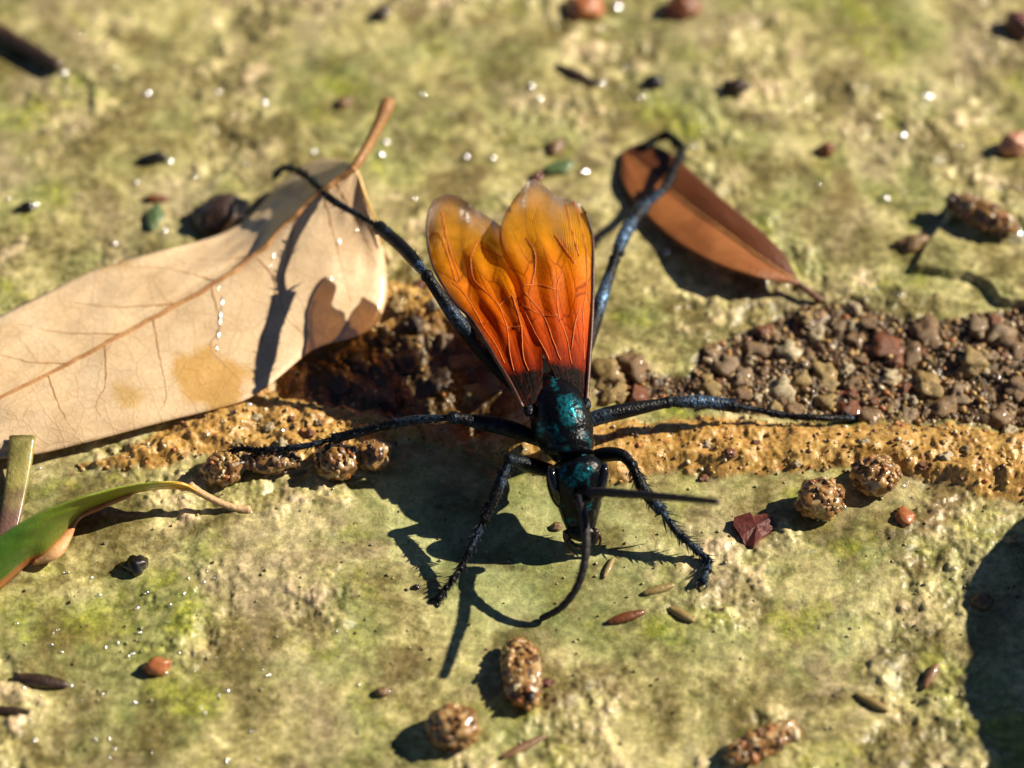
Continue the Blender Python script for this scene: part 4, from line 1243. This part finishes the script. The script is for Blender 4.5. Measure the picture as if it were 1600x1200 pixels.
# loose sand and grit: uncountable
def scatter(poly, n, smin, smax, cols, name, seed, off=-0.03, zk=.35):
    rr = np.random.RandomState(seed); pr = random.Random(seed)
    pa = np.array(poly); lo = np.maximum(pa.min(0), (-6.9, -5)); hi = np.minimum(pa.max(0), (7.0, 7))
    x = rr.uniform(lo[0], hi[0], n * 6); y = rr.uniform(lo[1], hi[1], n * 6)
    k = poly_sd(x, y, poly) > off
    x, y = x[k][:n], y[k][:n]
    z = ground_fields(x, y)[0]
    base = []
    for q in range(14):
        b_ = MB(); blob(b_, (0, 0, 0), (1.1, .95, .75), 1, 0, Matrix.Rotation(pr.uniform(0, 6), 3, 'X'), .45, 1.3, pr.random() * 60, .3); base.append(np.array(b_.v))
    fc = ico(1)[1]
    g = MB()
    for i in range(len(x)):
        s = smin + (smax - smin) * pr.random() ** 2.5
        an = pr.uniform(0, 6.28); cc, sn = math.cos(an) * s, math.sin(an) * s
        b_ = base[pr.randrange(14)]
        vv = np.stack([b_[:, 0] * cc - b_[:, 1] * sn + x[i], b_[:, 0] * sn + b_[:, 1] * cc + y[i], b_[:, 2] * s + z[i] + s * zk], 1)
        g.add(vv.tolist(), fc, 0, pr.choice(cols))
    return tag(g.build(name, M['grain']), kind='stuff')


tag(scatter(SAND, 1700, .008, .036, TAN, 'sand', 21, zk=.15), 'loose tan sand grains on the seam', 'sand')
tag(scatter(GRAV, 3600, .012, .05, DRK + DRK + TAN, 'gravel', 22, off=0.0, zk=.2), 'fine brown grit between the pebbles', 'gravel')
FRAME = gp([(-150, -150), (1750, -150), (1750, 1300), (-150, 1300)])
ALG = [(0.45, 0.40, 0.18), (0.34, 0.31, 0.13), (0.52, 0.46, 0.26), (0.25, 0.24, 0.1), (0.38, 0.36, 0.1), (0.2, 0.12, 0.05), (0.10, 0.06, 0.03)]
tag(scatter(FRAME, 2600, .006, .024, ALG, 'grit', 23), 'fine pale grit stuck on the green stone', 'grit')

# water beads: tilted and made extra mirroring to put sun glints on the stone
bd = MB()
spots = [(965, 12, .10), (340, 145, .07), (412, 160, .07), (230, 147, .07), (660, 148, .05), (603, 222, .08), (597, 242, .07), (728, 246, .08), (770, 247, .06), (940, 130, .08), (830, 136, .07), (843, 155, .06), (915, 268, .07),
         (1000, 152, .05), (976, 107, .06), (1032, 125, .05), (1450, 150, .09), (1385, 310, .10), (1412, 212, .07), (265, 252, .06), (305, 274, .05), (180, 380, .06), (258, 360, .05), (213, 285, .05), (55, 322, .06), (648, 310, .04),
         (1042, 395, .06), (100, 115, .06), (1590, 372, .12), (1560, 590, .07), (1320, 793, .07), (1303, 775, .07), (1413, 760, .06), (955, 886, .05), (390, 632, .08), (362, 645, .06), (350, 658, .05), (442, 672, .06), (443, 705, .05), (540, 738, .06),
         (545, 715, .05), (392, 800, .04), (62, 732, .05), (260, 1052, .045), (280, 1020, .03), (155, 930, .06), (215, 950, .07), (230, 926, .05), (295, 903, .04), (335, 903, .05), (318, 910, .045), (287, 928, .04), (102, 895, .04),
         (80, 1008, .045), (165, 1012, .05), (48, 1127, .045), (20, 1108, .05), (150, 1155, .05), (178, 1170, .05), (160, 1085, .04), (432, 995, .04), (710, 1137, .06), (722, 1136, .05), (735, 1158, .05), (610, 1080, .045), (355, 1190, .05)]
rr = random.Random(77)
def bead(u, v, s, sub):
    """a flattened bead tilted near the angle that mirrors the sun to the camera"""
    p = PG(u, v, s * .3)
    tilt = Vector((rr.gauss(.48, .12), rr.gauss(-.24, .12), .85)).normalized()
    rot = Vector((0, 0, 1)).rotation_difference(tilt).to_matrix()
    blob(bd, p, (s * rr.uniform(.8, 1.1), s * rr.uniform(.8, 1.1), s * rr.uniform(.42, .6)), sub, 0, rot)


for (u, v, s) in spots:
    bead(u, v, s * (.8 if v < 430 else .5), 3)
lf = bp_.reshape(-1, 3); lfu, lfv = to_px(lf)
for (u, v, s) in [(344, 448, .03), (344, 470, .05), (343, 488, .055), (342, 506, .055), (340, 524, .05), (339, 540, .035), (424, 400, .04), (423, 420, .03), (530, 372, .045), (520, 432, .03), (560, 360, .03), (470, 350, .03)]:
    p = lf[np.argmin((lfu - u) ** 2 + (lfv - v) ** 2)] + np.array((0, 0, .012))
    blob(bd, p, (s * .3, s * 1.5, s * .2), 3, 0, Vector((0, 0, 1)).rotation_difference(Vector((.48, -.25, .85))).to_matrix())  # long beads stand in for the highlight along the leaf vein
for k in range(170):
    z_ = rr.random()
    if z_ < .45: u, v = rr.uniform(0, 1600), rr.uniform(0, 420)
    elif z_ < .85: u, v = rr.gauss(220, 200), rr.gauss(1040, 90)
    else: u, v = rr.uniform(0, 1600), rr.uniform(0, 1200)
    if not (-40 < u < 1640 and -40 < v < 1240): continue
    bead(u, v, .008 + .028 * rr.random() ** 2, 2)
tag(bd.build('water_beads', M['bead']), 'tiny water beads tilted to glint on the wet stone', 'water', kind='stuff')

# ------------------------------------------------------------------ unseen stone added outside the frame to cast the corner shadow
M['rock'] = simple_mat('dark_stone', (0.10, 0.095, 0.06), (0.22, 0.20, 0.12), 1.2, 0.6, 0.1, 0.8, 5)
rk = MB(); pr_ = P(2120, 955, 0)
blob(rk, (0, 0, .7), (1.2, 3.1, 2.1), 5, 0, None, .25, 1.2, 4.0, .2)
ro = rk.build('shadow_stone', M['rock']); ro.location = (pr_[0], pr_[1], 0)
tag(ro, 'unseen dark stone added to cast the corner shadow', 'stone')
